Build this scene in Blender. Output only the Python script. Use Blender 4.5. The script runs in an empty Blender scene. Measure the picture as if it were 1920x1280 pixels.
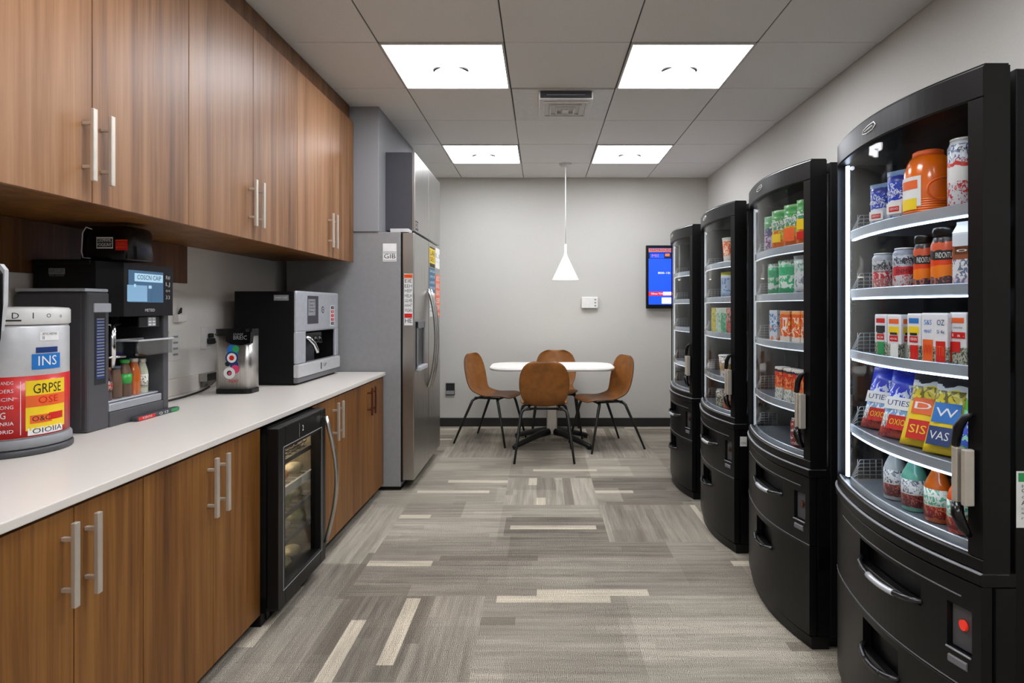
import bpy, bmesh, math, random
from mathutils import Vector, Matrix
random.seed(7)
S = bpy.context.scene
COL = S.collection
F = 1137.0          # focal length in pixels of the 1920x1280 frame
EYE = 1.28          # camera height
CEIL = 2.675
PI = math.pi

# ------------------------------------------------------------------ materials
def lin(c):
    return tuple(((v/255.0)/12.92 if v/255.0 <= 0.04045 else ((v/255.0+0.055)/1.055)**2.4) for v in c)

def newmat(name):
    m = bpy.data.materials.new(name); m.use_nodes = True
    nt = m.node_tree
    return m, nt, nt.nodes['Principled BSDF']

def pset(b, col=None, rough=None, metal=None, spec=None, coat=None):
    if col is not None: b.inputs['Base Color'].default_value = (*col, 1)
    if rough is not None: b.inputs['Roughness'].default_value = rough
    if metal is not None: b.inputs['Metallic'].default_value = metal
    if spec is not None: b.inputs['Specular IOR Level'].default_value = spec
    if coat is not None: b.inputs['Coat Weight'].default_value = coat

class N:
    """small helper to write node maths"""
    def __init__(s, nt): s.nt = nt
    def node(s, t, **kw):
        n = s.nt.nodes.new(t)
        for k, v in kw.items(): setattr(n, k, v)
        return n
    def link(s, a, b): s.nt.links.new(a, b)
    def put(s, sock, v):
        if isinstance(v, bpy.types.NodeSocket): s.link(v, sock)
        else: sock.default_value = v
    def m(s, op, a, b=0.0, c=0.0):
        n = s.node('ShaderNodeMath', operation=op)
        s.put(n.inputs[0], a); s.put(n.inputs[1], b); s.put(n.inputs[2], c)
        return n.outputs[0]
    def mix(s, f, a, b, blend='MIX'):
        n = s.node('ShaderNodeMix', data_type='RGBA', blend_type=blend)
        s.put(n.inputs[0], f)
        for i, v in ((6, a), (7, b)):
            s.put(n.inputs[i], v if isinstance(v, bpy.types.NodeSocket) else (*v, 1))
        return n.outputs[2]
    def coord(s, kind='Object'):
        return s.node('ShaderNodeTexCoord').outputs[kind]
    def mapping(s, v, scale=(1, 1, 1), loc=(0, 0, 0)):
        n = s.node('ShaderNodeMapping'); s.link(v, n.inputs[0])
        n.inputs['Scale'].default_value = scale; n.inputs['Location'].default_value = loc
        return n.outputs[0]
    def noise(s, v, scale=5, detail=2, rough=0.5, dist=0.0):
        n = s.node('ShaderNodeTexNoise'); s.link(v, n.inputs['Vector'])
        n.inputs['Scale'].default_value = scale; n.inputs['Detail'].default_value = detail
        n.inputs['Roughness'].default_value = rough; n.inputs['Distortion'].default_value = dist
        return n.outputs[0]
    def ramp(s, f, stops, interp='LINEAR'):
        n = s.node('ShaderNodeValToRGB'); r = n.color_ramp; r.interpolation = interp
        while len(r.elements) > 1: r.elements.remove(r.elements[-1])
        r.elements[0].position = stops[0][0]; r.elements[0].color = (*stops[0][1], 1)
        for p, c in stops[1:]:
            e = r.elements.new(p); e.color = (*c, 1)
        s.link(f, n.inputs[0]); return n.outputs[0]
    def bump(s, h, strength=0.2, dist=0.01):
        n = s.node('ShaderNodeBump'); n.inputs['Strength'].default_value = strength
        n.inputs['Distance'].default_value = dist; s.link(h, n.inputs['Height'])
        return n.outputs[0]

def plain(name, rgb, rough=0.5, metal=0.0, spec=0.5, coat=0.0, var=0.06, vs=30):
    """one colour with a faint procedural unevenness"""
    m, nt, b = newmat(name); n = N(nt)
    c = lin(rgb); pset(b, c, rough, metal, spec, coat)
    f = n.noise(n.coord(), vs, 3)
    col = n.ramp(f, [(0.25, tuple(x*(1-var) for x in c)), (0.75, tuple(min(1, x*(1+var)) for x in c))])
    n.link(col, b.inputs['Base Color'])
    return m

def emit(name, rgb, strength):
    m, nt, b = newmat(name)
    pset(b, lin(rgb), 0.4)
    b.inputs['Emission Color'].default_value = (*lin(rgb), 1)
    b.inputs['Emission Strength'].default_value = strength
    return m

def wood_mat(name, dark, mid, light, rough=0.38):
    m, nt, b = newmat(name); n = N(nt)
    co = n.coord()
    band = n.noise(n.mapping(co, (9, 9, 0.35)), 1.0, 3, 0.55, 0.6)
    fine = n.noise(n.mapping(co, (120, 120, 1.6)), 1.0, 3, 0.6)
    figure = n.noise(n.mapping(co, (26, 26, 0.9)), 1.0, 4, 0.6, 1.2)
    v = n.m('ADD', n.m('MULTIPLY', band, 0.55), n.m('ADD', n.m('MULTIPLY', fine, 0.2), n.m('MULTIPLY', figure, 0.38)))
    col = n.ramp(v, [(0.40, lin(dark)), (0.56, lin(mid)), (0.72, lin(light))])
    n.link(col, b.inputs['Base Color'])
    pset(b, None, rough, 0, 0.45)
    n.link(n.bump(fine, 0.08, 0.002), b.inputs['Normal'])
    return m

def brushed(name, rgb, rough=0.3, stretch=(2, 2, 160), var=0.12):
    m, nt, b = newmat(name); n = N(nt)
    f = n.noise(n.mapping(n.coord(), stretch), 1.0, 3)
    c = lin(rgb)
    n.link(n.ramp(f, [(0.3, tuple(x*(1-var) for x in c)), (0.7, tuple(min(1, x*(1+var)) for x in c))]), b.inputs['Base Color'])
    n.link(n.m('MULTIPLY_ADD', f, 0.15, rough-0.07), b.inputs['Roughness'])
    pset(b, None, None, 1.0)
    return m

def pack(name, stops, inks=(), rough=0.35, coat=0.2):
    """printed packaging: colour bands up the height, and patches of print inside some of them"""
    m, nt, b = newmat(name); n = N(nt)
    g = n.coord('Generated'); sep = n.node('ShaderNodeSeparateXYZ'); n.link(g, sep.inputs[0])
    wob = n.noise(g, 4, 1)
    z = n.m('ADD', sep.outputs[2], n.m('MULTIPLY', n.m('SUBTRACT', wob, 0.5), 0.10))
    col = n.ramp(z, [(p, lin(c)) for p, c in stops], 'CONSTANT')
    for k, (z0, z1, c, sc) in enumerate(inks):
        f = n.noise(n.mapping(n.coord(), (sc, sc, sc*0.7), (k*3.1, k*1.7, 0)), 1.0, 1.5, 0.5, 1.5)
        mask = n.m('MULTIPLY', n.m('GREATER_THAN', f, 0.535),
                   n.m('MULTIPLY', n.m('GREATER_THAN', sep.outputs[2], z0), n.m('LESS_THAN', sep.outputs[2], z1)))
        col = n.mix(mask, col, lin(c))
    n.link(col, b.inputs['Base Color'])
    pset(b, None, rough, 0, 0.5, coat)
    return m

def glass_mat(name, tint=(1, 1, 1), ior=1.45, edge=0.0):
    m = bpy.data.materials.new(name); m.use_nodes = True; nt = m.node_tree; n = N(nt)
    nt.nodes.clear()
    out = n.node('ShaderNodeOutputMaterial'); mx = n.node('ShaderNodeMixShader')
    tr = n.node('ShaderNodeBsdfTransparent'); gl = n.node('ShaderNodeBsdfGlossy'); fr = n.node('ShaderNodeFresnel')
    tr.inputs[0].default_value = (*tint, 1); gl.inputs['Roughness'].default_value = 0.02
    bf = n.node('ShaderNodeNewGeometry').outputs['Backfacing']
    n.link(n.m('MULTIPLY_ADD', bf, 1.0/ior-ior, ior), fr.inputs[0])
    n.link(n.m('ADD', fr.outputs[0], edge), mx.inputs[0])
    n.link(tr.outputs[0], mx.inputs[1]); n.link(gl.outputs[0], mx.inputs[2]); n.link(mx.outputs[0], out.inputs[0])
    return m

def carpet_mat():
    m, nt, b = newmat('carpet'); n = N(nt)
    co = n.coord(); sep = n.node('ShaderNodeSeparateXYZ'); n.link(co, sep.inputs[0])
    x, y = sep.outputs[0], sep.outputs[1]
    def wn(a, b_, c=0.0):
        cb = n.node('ShaderNodeCombineXYZ'); n.put(cb.inputs[0], a); n.put(cb.inputs[1], b_); n.put(cb.inputs[2], c)
        w = n.node('ShaderNodeTexWhiteNoise', noise_dimensions='3D'); n.link(cb.outputs[0], w.inputs[0])
        return w.outputs[0]
    T = 0.62
    tx = n.m('FLOOR', n.m('DIVIDE', n.m('ADD', x, 10.17), T)); ty = n.m('FLOOR', n.m('DIVIDE', n.m('ADD', y, 10.33), T))
    sw = n.m('GREATER_THAN', wn(tx, ty, 4.0), 0.72)
    u = n.m('ADD', n.m('MULTIPLY', x, n.m('SUBTRACT', 1.0, sw)), n.m('MULTIPLY', y, sw))
    v = n.m('ADD', n.m('MULTIPLY', y, n.m('SUBTRACT', 1.0, sw)), n.m('MULTIPLY', x, sw))
    tiletone = wn(tx, ty, 9.0)
    def strips(wv, wu, seed):
        vi = n.m('FLOOR', n.m('DIVIDE', n.m('ADD', v, 20.0), wv))
        ui = n.m('FLOOR', n.m('DIVIDE', n.m('ADD', u, n.m('MULTIPLY', wn(vi, seed, sw), 1.7)), wu))
        return wn(ui, vi, n.m('ADD', sw, seed))
    broad = strips(0.30, 0.85, 1.0)
    narrow = strips(0.062, 0.5, 2.0)
    cb = n.node('ShaderNodeCombineXYZ'); n.link(n.m('MULTIPLY', u, 2.2), cb.inputs[0]); n.link(n.m('MULTIPLY', v, 34.0), cb.inputs[1])
    streak = n.noise(cb.outputs[0], 1.0, 4, 0.65)
    cloud = n.noise(co, 1.6, 3)
    val = n.m('ADD', n.m('MULTIPLY', broad, 0.20), n.m('MULTIPLY', streak, 0.50))
    val = n.m('ADD', val, n.m('MULTIPLY', tiletone, 0.14))
    val = n.m('ADD', val, n.m('MULTIPLY', cloud, 0.22))
    val = n.m('ADD', val, n.m('MULTIPLY', n.m('SUBTRACT', narrow, 0.5), 0.10))
    col = n.ramp(val, [(0.30, lin((100, 94, 86))), (0.46, lin((130, 123, 112))), (0.60, lin((150, 143, 130))), (0.78, lin((182, 173, 158)))])
    cream = n.m('MULTIPLY', n.m('GREATER_THAN', narrow, 0.945), n.m('MULTIPLY_ADD', streak, 1.2, -0.05))
    col = n.mix(cream, col, lin((214, 203, 182)))
    deep = n.m('MULTIPLY', n.m('LESS_THAN', narrow, 0.035), 0.6)
    col = n.mix(deep, col, lin((106, 98, 88)))
    k = 2*PI/0.0135
    wob = n.m('MULTIPLY', n.noise(co, 45, 2), 16.0)
    sx = n.m('SINE', n.m('MULTIPLY_ADD', n.m('ADD', x, y), k, wob)); sy = n.m('SINE', n.m('MULTIPLY', n.m('SUBTRACT', x, y), k))
    dots = n.m('MULTIPLY', sx, sy)
    amp = n.m('MULTIPLY_ADD', n.noise(co, 2.3, 2), 1.5, -0.2)
    f = n.m('MULTIPLY_ADD', n.m('MULTIPLY', dots, n.m('MINIMUM', amp, 0.62)), 1.0, 1.0)
    grain = n.m('MULTIPLY_ADD', n.noise(co, 260, 2), 0.5, 0.75)
    f = n.m('MULTIPLY', f, grain)
    cc = n.node('ShaderNodeCombineXYZ')
    for i in range(3): n.link(f, cc.inputs[i])
    col = n.mix(1.0, col, cc.outputs[0], 'MULTIPLY')
    n.link(col, b.inputs['Base Color'])
    pset(b, None, 0.95, 0, 0.15)
    n.link(n.bump(dots, 0.35, 0.003), b.inputs['Normal'])
    return m

def speck(name, rgb, rough=0.85, amt=0.05, sc=250, bump=0.05):
    m, nt, b = newmat(name); n = N(nt); c = lin(rgb)
    f = n.noise(n.coord(), sc, 2)
    n.link(n.ramp(f, [(0.3, tuple(v*(1-amt) for v in c)), (0.7, tuple(min(1, v*(1+amt)) for v in c))]), b.inputs['Base Color'])
    pset(b, None, rough, 0, 0.3)
    n.link(n.bump(f, bump, 0.002), b.inputs['Normal'])
    return m

M = {}
M['wood'] = wood_mat('walnut_laminate', (92, 58, 32), (136, 94, 58), (160, 118, 82), 0.42)
M['wood_base'] = wood_mat('walnut_laminate_shaded', (74, 42, 12), (118, 74, 27), (150, 102, 48), 0.46)  # same walnut as the wall cabinets, with weaker light put into its colour
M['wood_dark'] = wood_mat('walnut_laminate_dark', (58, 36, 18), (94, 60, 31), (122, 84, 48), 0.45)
M['carpet'] = carpet_mat()
M['wall'] = speck('wall_paint', (194, 192, 186), 0.9, 0.02, 120)
M['wall_left'] = speck('wall_paint_lit', (226, 223, 217), 0.9, 0.02, 120)  # same wall paint, lightened in place of light that does not reach it
M['wall_grey'] = speck('wall_paint_grey', (140, 140, 143), 0.9, 0.02, 120)
M['tile'] = speck('ceiling_tile', (220, 218, 214), 0.95, 0.05, 300, 0.15)
M['grid'] = plain('ceiling_grid_shadow_gap', (70, 68, 66), 0.7)
M['base_black'] = plain('baseboard_black', (34, 33, 32), 0.5)
M['white'] = plain('white_plastic', (226, 225, 222), 0.35)
M['white_frame'] = plain('white_metal', (206, 204, 200), 0.5)
M['counter'] = speck('solid_white_surface', (216, 210, 202), 0.32, 0.02, 400, 0.0)
M['panel_light'] = emit('light_panel', (247, 249, 255), 18.0)
M['black'] = plain('black_satin', (12, 12, 13), 0.36, spec=0.3, var=0.1)
M['black_gloss'] = plain('black_gloss', (8, 8, 9), 0.22, spec=0.35, coat=0.1)
M['black_side'] = plain('black_textured', (9, 9, 10), 0.55, spec=0.25, var=0.15)
M['charcoal'] = plain('charcoal_laminate', (62, 62, 68), 0.5)
M['dark_grey'] = plain('dark_grey_plastic', (72, 72, 76), 0.42)
M['mid_grey'] = plain('mid_grey_plastic', (104, 104, 108), 0.45)
M['grey_paint'] = plain('appliance_grey', (140, 139, 140), 0.45, spec=0.4)
M['steel'] = brushed('stainless_steel', (176, 174, 170), 0.30, (3, 160, 3))
M['steel_dark'] = brushed('stainless_steel_smoked', (128, 126, 122), 0.28, (3, 160, 3))
M['steel_v'] = brushed('stainless_vertical', (196, 194, 190), 0.32, (160, 160, 3))
M['silver'] = plain('silver_plastic', (192, 196, 202), 0.34, metal=0.4)
M['silver_light'] = plain('silver_light', (205, 206, 208), 0.35, metal=0.25)
M['chrome'] = plain('chrome', (215, 215, 215), 0.12, metal=1.0)
M['nickel'] = plain('satin_nickel', (206, 198, 186), 0.34, metal=0.6)
M['bronze'] = plain('bronze_pull', (132, 88, 66), 0.3, metal=0.9)
M['liner'] = plain('machine_liner', (34, 36, 39), 0.5)
M['liner_glare'] = plain('machine_liner_glare', (112, 113, 114), 0.55)  # liner colour greyed to carry reflections in the farther machines' glass
M['shelf'] = plain('shelf_grey', (120, 128, 138), 0.3, metal=0.4)
M['rail'] = plain('shelf_rail', (176, 186, 198), 0.25, metal=0.5)
M['wire'] = plain('wire_grey', (178, 184, 190), 0.3, metal=0.6)
M['led'] = emit('led_cool', (214, 232, 255), 9.0)
M['led_dim'] = emit('led_dim', (225, 232, 240), 0.7)
M['cooler_liner'] = speck('cooler_liner', (104, 97, 84), 0.5, 0.35, 18)
M['cooler_lamp'] = emit('cooler_lamp', (255, 236, 205), 15.0)
M['dark_pull'] = plain('dark_metal_pull', (70, 70, 72), 0.25, metal=0.85)
M['glass'] = glass_mat('door_glass', (0.97, 0.98, 0.98), 1.16)
M['glass_smoke'] = glass_mat('smoked_glass', (0.80, 0.80, 0.77), 1.3, 0.0)
M['clear'] = glass_mat('clear_plastic', (0.90, 0.92, 0.93), 1.45, 0.06)
M['clear_grey'] = glass_mat('clear_grey_plastic', (0.86, 0.88, 0.89), 1.4, 0.12)
M['leg_black'] = plain('black_leg_steel', (20, 19, 18), 0.45)
M['leather'] = speck('brown_leather', (134, 84, 36), 0.42, 0.2, 14, 0.02)
M['leather_edge'] = plain('dark_shell_edge', (42, 26, 18), 0.5)
M['table_white'] = plain('white_table_top', (240, 238, 234), 0.3)
M['lamp_white'] = emit('lamp_shade_white', (255, 252, 246), 0.75)
M['cable_white'] = plain('white_cable', (236, 234, 230), 0.5)
M['red'] = plain('red', (206, 28, 24), 0.4)
M['red_led'] = emit('red_button', (215, 48, 34), 0.4)
M['orange'] = plain('orange', (232, 100, 40), 0.45)
M['yellow'] = plain('yellow', (240, 205, 30), 0.45)
M['blue'] = plain('blue', (28, 112, 190), 0.45)
M['navy'] = plain('navy', (20, 52, 110), 0.45)
M['green'] = plain('green', (42, 150, 84), 0.45)
M['magenta'] = plain('pink', (214, 60, 110), 0.45)
M['ink'] = plain('black_ink', (26, 26, 28), 0.6)
M['ink_white'] = plain('white_ink', (232, 232, 232), 0.6)
M['ink_grey'] = plain('grey_ink', (140, 142, 146), 0.6)
M['paper'] = plain('white_paper', (228, 228, 226), 0.7)
M['teal_paper'] = plain('teal_blue_paper', (58, 112, 146), 0.6)
M['screen_blue'] = emit('screen_blue', (20, 72, 232), 1.0)
M['screen_red'] = emit('screen_red', (190, 40, 70), 0.7)
M['screen_orange'] = emit('screen_orange', (200, 110, 70), 0.6)
M['screen_white'] = emit('screen_white', (235, 240, 255), 0.9)
M['screen_dark'] = emit('screen_navy', (14, 28, 70), 0.5)
M['screen_pale'] = emit('screen_pale', (120, 160, 190), 0.7)
M['screen_slate'] = emit('screen_slate', (58, 92, 122), 0.7)
M['screen_sky'] = emit('screen_sky', (158, 192, 214), 0.8)

# ------------------------------------------------------------------ mesh builder
class MB:
    def __init__(s): s.v = []; s.f = []; s.mi = []; s.sm = []
    def add(s, verts, faces, mi=0, smooth=False):
        o = len(s.v); s.v += [Vector(p) for p in verts]
        for f in faces:
            s.f.append([i+o for i in f]); s.mi.append(mi); s.sm.append(smooth)
        return s
    def bm(s, b, mi=0, smooth=False):
        b.verts.index_update()
        s.add([v.co.copy() for v in b.verts], [[v.index for v in f.verts] for f in b.faces], mi, smooth); b.free()
        return s
    def box(s, x0, x1, y0, y1, z0, z1, bev=0.0, mi=0, seg=2):
        if x0 > x1: x0, x1 = x1, x0
        if y0 > y1: y0, y1 = y1, y0
        if z0 > z1: z0, z1 = z1, z0
        b = bmesh.new(); bmesh.ops.create_cube(b, size=1.0)
        for v in b.verts:
            v.co = Vector(((x0+x1)/2+v.co.x*(x1-x0), (y0+y1)/2+v.co.y*(y1-y0), (z0+z1)/2+v.co.z*(z1-z0)))
        if bev > 0:
            bev = min(bev, 0.49*min(x1-x0, y1-y0, z1-z0))
            bmesh.ops.bevel(b, geom=b.edges[:], offset=bev, segments=seg, affect='EDGES', profile=0.5)
        return s.bm(b, mi)
    def prism(s, pts, axis, a0, a1, mi=0, smooth=False):
        """polygon pts in the plane normal to axis, extruded from a0 to a1"""
        def P(p, a):
            if axis == 'z': return (p[0], p[1], a)
            if axis == 'x': return (a, p[0], p[1])
            return (p[0], a, p[1])
        n = len(pts)
        vs = [P(p, a0) for p in pts]+[P(p, a1) for p in pts]
        s.add(vs, [list(range(n))[::-1], [i+n for i in range(n)]], mi)
        s.add(vs, [[i, (i+1) % n, (i+1) % n+n, i+n] for i in range(n)], mi, smooth)
        return s
    def tube(s, pts, r, n=10, mi=0, cap=True, radii=None):
        pts = [Vector(p) for p in pts]; rings = []
        up = None
        for i, p in enumerate(pts):
            t = (pts[min(i+1, len(pts)-1)]-pts[max(i-1, 0)]).normalized()
            if up is None:
                up = t.orthogonal().normalized()
            else:
                up = (up-t*up.dot(t)).normalized()
            w = t.cross(up); rr = radii[i] if radii else r
            rings.append([p+rr*(math.cos(2*PI*k/n)*up+math.sin(2*PI*k/n)*w) for k in range(n)])
        vs = [q for R in rings for q in R]; fs = []
        for i in range(len(rings)-1):
            for k in range(n):
                fs.append([i*n+k, i*n+(k+1) % n, (i+1)*n+(k+1) % n, (i+1)*n+k])
        s.add(vs, fs, mi, True)
        if cap:
            s.add(rings[0], [list(range(n))[::-1]], mi); s.add(rings[-1], [list(range(n))], mi)
        return s
    def lathe(s, c, prof, n=32, mi=0, sx=1.0, sy=1.0, smooth=True, mis=None):
        """prof: (r, z) from bottom to top, around the vertical through c"""
        vs = []
        for r, z in prof:
            for k in range(n):
                a = 2*PI*k/n
                vs.append((c[0]+r*sx*math.cos(a), c[1]+r*sy*math.sin(a), c[2]+z))
        for i in range(len(prof)-1):
            fs = [[i*n+k, i*n+(k+1) % n, (i+1)*n+(k+1) % n, (i+1)*n+k] for k in range(n)]
            o = len(s.v)
            s.f += [[j for j in f] for f in []]
            s.add([vs[j] for j in range(i*n, (i+2)*n)], [[k, (k+1) % n, (k+1) % n+n, k+n] for k in range(n)], mis[i] if mis else mi, smooth)
        if prof[0][0] > 1e-5: s.add(vs[:n], [list(range(n))[::-1]], mis[0] if mis else mi)
        if prof[-1][0] > 1e-5: s.add(vs[-n:], [list(range(n))], mis[-1] if mis else mi)
        return s
    def quad(s, o, r, u, w, h, mi=0, t=0.0006):
        """thin rectangular plate centred at o, spanned by r (right) and u (up); t is its thickness"""
        o, r, u = Vector(o), Vector(r).normalized(), Vector(u).normalized(); nrm = r.cross(u)
        vs = [o+a*r*w/2+b*u*h/2+c*nrm*t for c in (0, 1) for a, b in ((-1, -1), (1, -1), (1, 1), (-1, 1))]
        s.add(vs, [[4, 5, 6, 7], [3, 2, 1, 0], [0, 1, 5, 4], [1, 2, 6, 5], [2, 3, 7, 6], [3, 0, 4, 7]], mi)
        return s
    def disc(s, o, r, u, rad, mi=0, t=0.0006, n=24, rx=1.0):
        o, r, u = Vector(o), Vector(r).normalized(), Vector(u).normalized(); nrm = r.cross(u)
        vs = [o+c*nrm*t+rad*(rx*math.cos(2*PI*k/n)*r+math.sin(2*PI*k/n)*u) for c in (0, 1) for k in range(n)]
        s.add(vs, [[i+n for i in range(n)]]+[[k, (k+1) % n, (k+1) % n+n, k+n] for k in range(n)], mi)
        return s
    def text(s, body, o, r, u, size, mi=0, width=None, lift=0.001, align='CENTER'):
        cu = bpy.data.curves.new('lettering', 'FONT'); cu.body = body; cu.size = size
        cu.align_x = align; cu.align_y = 'CENTER'; cu.resolution_u = 2
        ob = bpy.data.objects.new('lettering', cu); COL.objects.link(ob)
        dg = bpy.context.evaluated_depsgraph_get()
        me = bpy.data.meshes.new_from_object(ob.evaluated_get(dg))
        o, r, u = Vector(o), Vector(r).normalized(), Vector(u).normalized(); nrm = r.cross(u)
        xs = [v.co.x for v in me.vertices] or [0]
        kx = (width/(max(xs)-min(xs))) if width and max(xs) > min(xs) else 1.0
        s.add([o+v.co.x*kx*r+v.co.y*u+nrm*lift for v in me.vertices], [list(p.vertices) for p in me.polygons], mi)
        bpy.data.objects.remove(ob); bpy.data.curves.remove(cu); bpy.data.meshes.remove(me)
        return s
    def grid(s, P, nu, nv, mi=0, smooth=True, closed_u=False):
        vs = [P(i/nu, j/nv) for j in range(nv+1) for i in range(nu+1)]
        s.add(vs, [[j*(nu+1)+i, j*(nu+1)+i+1, (j+1)*(nu+1)+i+1, (j+1)*(nu+1)+i] for j in range(nv) for i in range(nu)], mi, smooth)
        return s
    def xform(s, mat):
        s.v = [mat @ p for p in s.v]; return s
    def merge(s, o, off=0):
        k = len(s.v); s.v += o.v; s.f += [[i+k for i in f] for f in o.f]; s.mi += [m+off for m in o.mi]; s.sm += o.sm
        return s
    def build(s, name, mats, parent=None, origin=None, recalc=True):
        if not isinstance(mats, (list, tuple)): mats = [mats]
        o = Vector(origin) if origin is not None else (root_loc(parent) if parent else Vector((0, 0, 0)))
        me = bpy.data.meshes.new(name)
        me.from_pydata([p-o for p in s.v], [], s.f)
        for m in mats: me.materials.append(M[m] if isinstance(m, str) else m)
        me.polygons.foreach_set('material_index', s.mi)
        me.polygons.foreach_set('use_smooth', s.sm)
        b = bmesh.new(); b.from_mesh(me)
        bmesh.ops.remove_doubles(b, verts=b.verts[:], dist=1e-5)
        if recalc: bmesh.ops.recalc_face_normals(b, faces=b.faces[:])
        b.to_mesh(me); b.free(); me.update()
        ob = bpy.data.objects.new(name, me); COL.objects.link(ob)
        if parent: ob.parent = parent
        else: ob.location = o
        return ob

def root_loc(p):
    v = Vector((0, 0, 0))
    while p is not None: v += p.location; p = p.parent
    return v

def tag(o, label, cat, group=None):
    o['label'] = label; o['category'] = cat
    if group: o['group'] = group
    return o
def thing(name, label, cat, loc, group=None):
    o = bpy.data.objects.new(name, None); o.empty_display_size = 0.1; COL.objects.link(o); o.location = loc
    return tag(o, label, cat, group)
def struct(name, mb, mats):
    o = mb.build(name, mats); o['kind'] = 'structure'; return o
def dup(o, parent=None):
    c = o.copy(); COL.objects.link(c); c.parent = parent
    for ch in list(o.children): dup(ch, c)
    return c

RX, RY = Vector((1, 0, 0)), Vector((0, 1, 0)); UP = Vector((0, 0, 1)); LY = Vector((0, -1, 0))
BANK = []           # everything along the left wall; turned a hair about its far end afterwards
def bank(o): BANK.append(o); return o

# ------------------------------------------------------------------ the room
XR, YB, YF, XW = 1.786, 6.53, -1.75, -1.86
struct('floor', MB().box(-2.2, XR+0.1, YF-0.1, YB+0.1, -0.06, 0.0), 'carpet')
struct('wall_back', MB().box(-2.2, XR+0.1, YB, YB+0.1, 0, CEIL+0.1), 'wall')
struct('wall_right', MB().box(XR, XR+0.1, YF-0.1, YB, 0, CEIL+0.1), 'wall')
struct('wall_front', MB().box(-2.2, XR+0.1, YF-0.1, YF, 0, CEIL+0.1), 'wall')
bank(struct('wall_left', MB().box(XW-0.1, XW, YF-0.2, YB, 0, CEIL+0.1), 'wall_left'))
struct('baseboard_back', MB().box(-1.85, XR, YB-0.014, YB, 0, 0.092, 0.003), 'base_black')
struct('baseboard_right', MB().box(XR-0.014, XR, YF, YB-0.014, 0, 0.092, 0.003), 'base_black')
struct('wall_column', MB().box(-1.80, -1.135, 4.215, 5.35, 1.8055, CEIL+0.02, 0.004), 'wall_grey')

PITCH = 0.667
gx0, gy0 = -0.198, YB                 # one grid crossing
lights = [(c, r) for r in (1, 4, 7, 10) for c in (-1, 1)]      # (column, row from the back wall)
vents = [(0, 3)]
tiles = MB()
for r in range(0, 13):
    y1 = gy0-r*PITCH; y0 = y1-PITCH
    for c in range(-4, 4):
        if (c, r) in lights or (c, r) in vents: continue
        x0 = gx0+c*PITCH; x1 = x0+PITCH
        x0c, x1c, y0c = max(x0, -2.1), min(x1, XR), max(y0, YF)
        if x1c-x0c < 0.02 or y1-y0c < 0.02: continue
        tiles.box(x0c+0.0035, x1c-0.0035, y0c+0.0035, y1-0.0035, CEIL, CEIL+0.02, 0.002, 0, 1)
tiles.box(-2.2, XR+0.1, YF-0.1, YB+0.1, CEIL+0.07, CEIL+0.1, 0, 1)
struct('ceiling', tiles, ['tile', 'grid'])
gridm = MB()
for c in range(-3, 4):
    x = gx0+c*PITCH
    if -2.1 < x < XR: gridm.box(x-0.012, x+0.012, YF, YB, CEIL+0.006, CEIL+0.03)
for r in range(0, 13):
    y = gy0-r*PITCH
    if y > YF: gridm.box(-2.1, XR, y-0.012, y+0.012, CEIL+0.006, CEIL+0.03)
struct('trim_1', gridm, 'grid')

# ceiling lights
def ceiling_light(c, r, label):
    x0 = gx0+c*PITCH; y1 = gy0-r*PITCH; y0 = y1-PITCH; x1 = x0+PITCH
    t = thing('ceiling_light', label, 'ceiling light', ((x0+x1)/2, (y0+y1)/2, CEIL), 'square light panels in the ceiling')
    fr = MB(); w = 0.016
    for a in ((x0+.005, x0+w, y0+.005, y1-.005), (x1-w, x1-.005, y0+.005, y1-.005), (x0+w, x1-w, y0+.005, y0+w), (x0+w, x1-w, y1-w, y1-.005)):
        fr.box(*a, CEIL-0.008, CEIL+0.05, 0.002)
    fr.build('frame', 'white_frame', t)
    MB().box(x0+w, x1-w, y0+w, y1-w, CEIL, CEIL+0.012).build('diffuser', 'panel_light', t)
    cx, cy = (x0+x1)/2, (y0+y1)/2
    for sgn in (-1, 1):
        pts = [(cx+sgn*(0.05+0.05*math.sin(a)), cy-0.03+0.055*(1-math.cos(a)), CEIL-0.012) for a in [k*PI/2/7*1.15 for k in range(8)]]
        MB().tube(pts, 0.004, 6, radii=[0.002+0.008*math.sin(PI*k/7) for k in range(8)]).build('clip', 'ink', t)
    return t
LBL = {(-1, 4): 'nearer of the two square ceiling light panels above the cabinet side', (1, 4): 'nearer of the two square ceiling light panels above the vending machine side',
       (-1, 1): 'square ceiling light panel near the back wall, beside the fridge', (1, 1): 'square ceiling light panel near the back wall, above the wall screen',
       (-1, 7): 'square ceiling light panel overhead on the cabinet side, out of frame', (1, 7): 'square ceiling light panel overhead on the vending side, out of frame',
       (-1, 10): 'square ceiling light panel behind the camera on the cabinet side', (1, 10): 'square ceiling light panel behind the camera on the vending side'}
for c, r in lights: ceiling_light(c, r, LBL[(c, r)])

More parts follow.
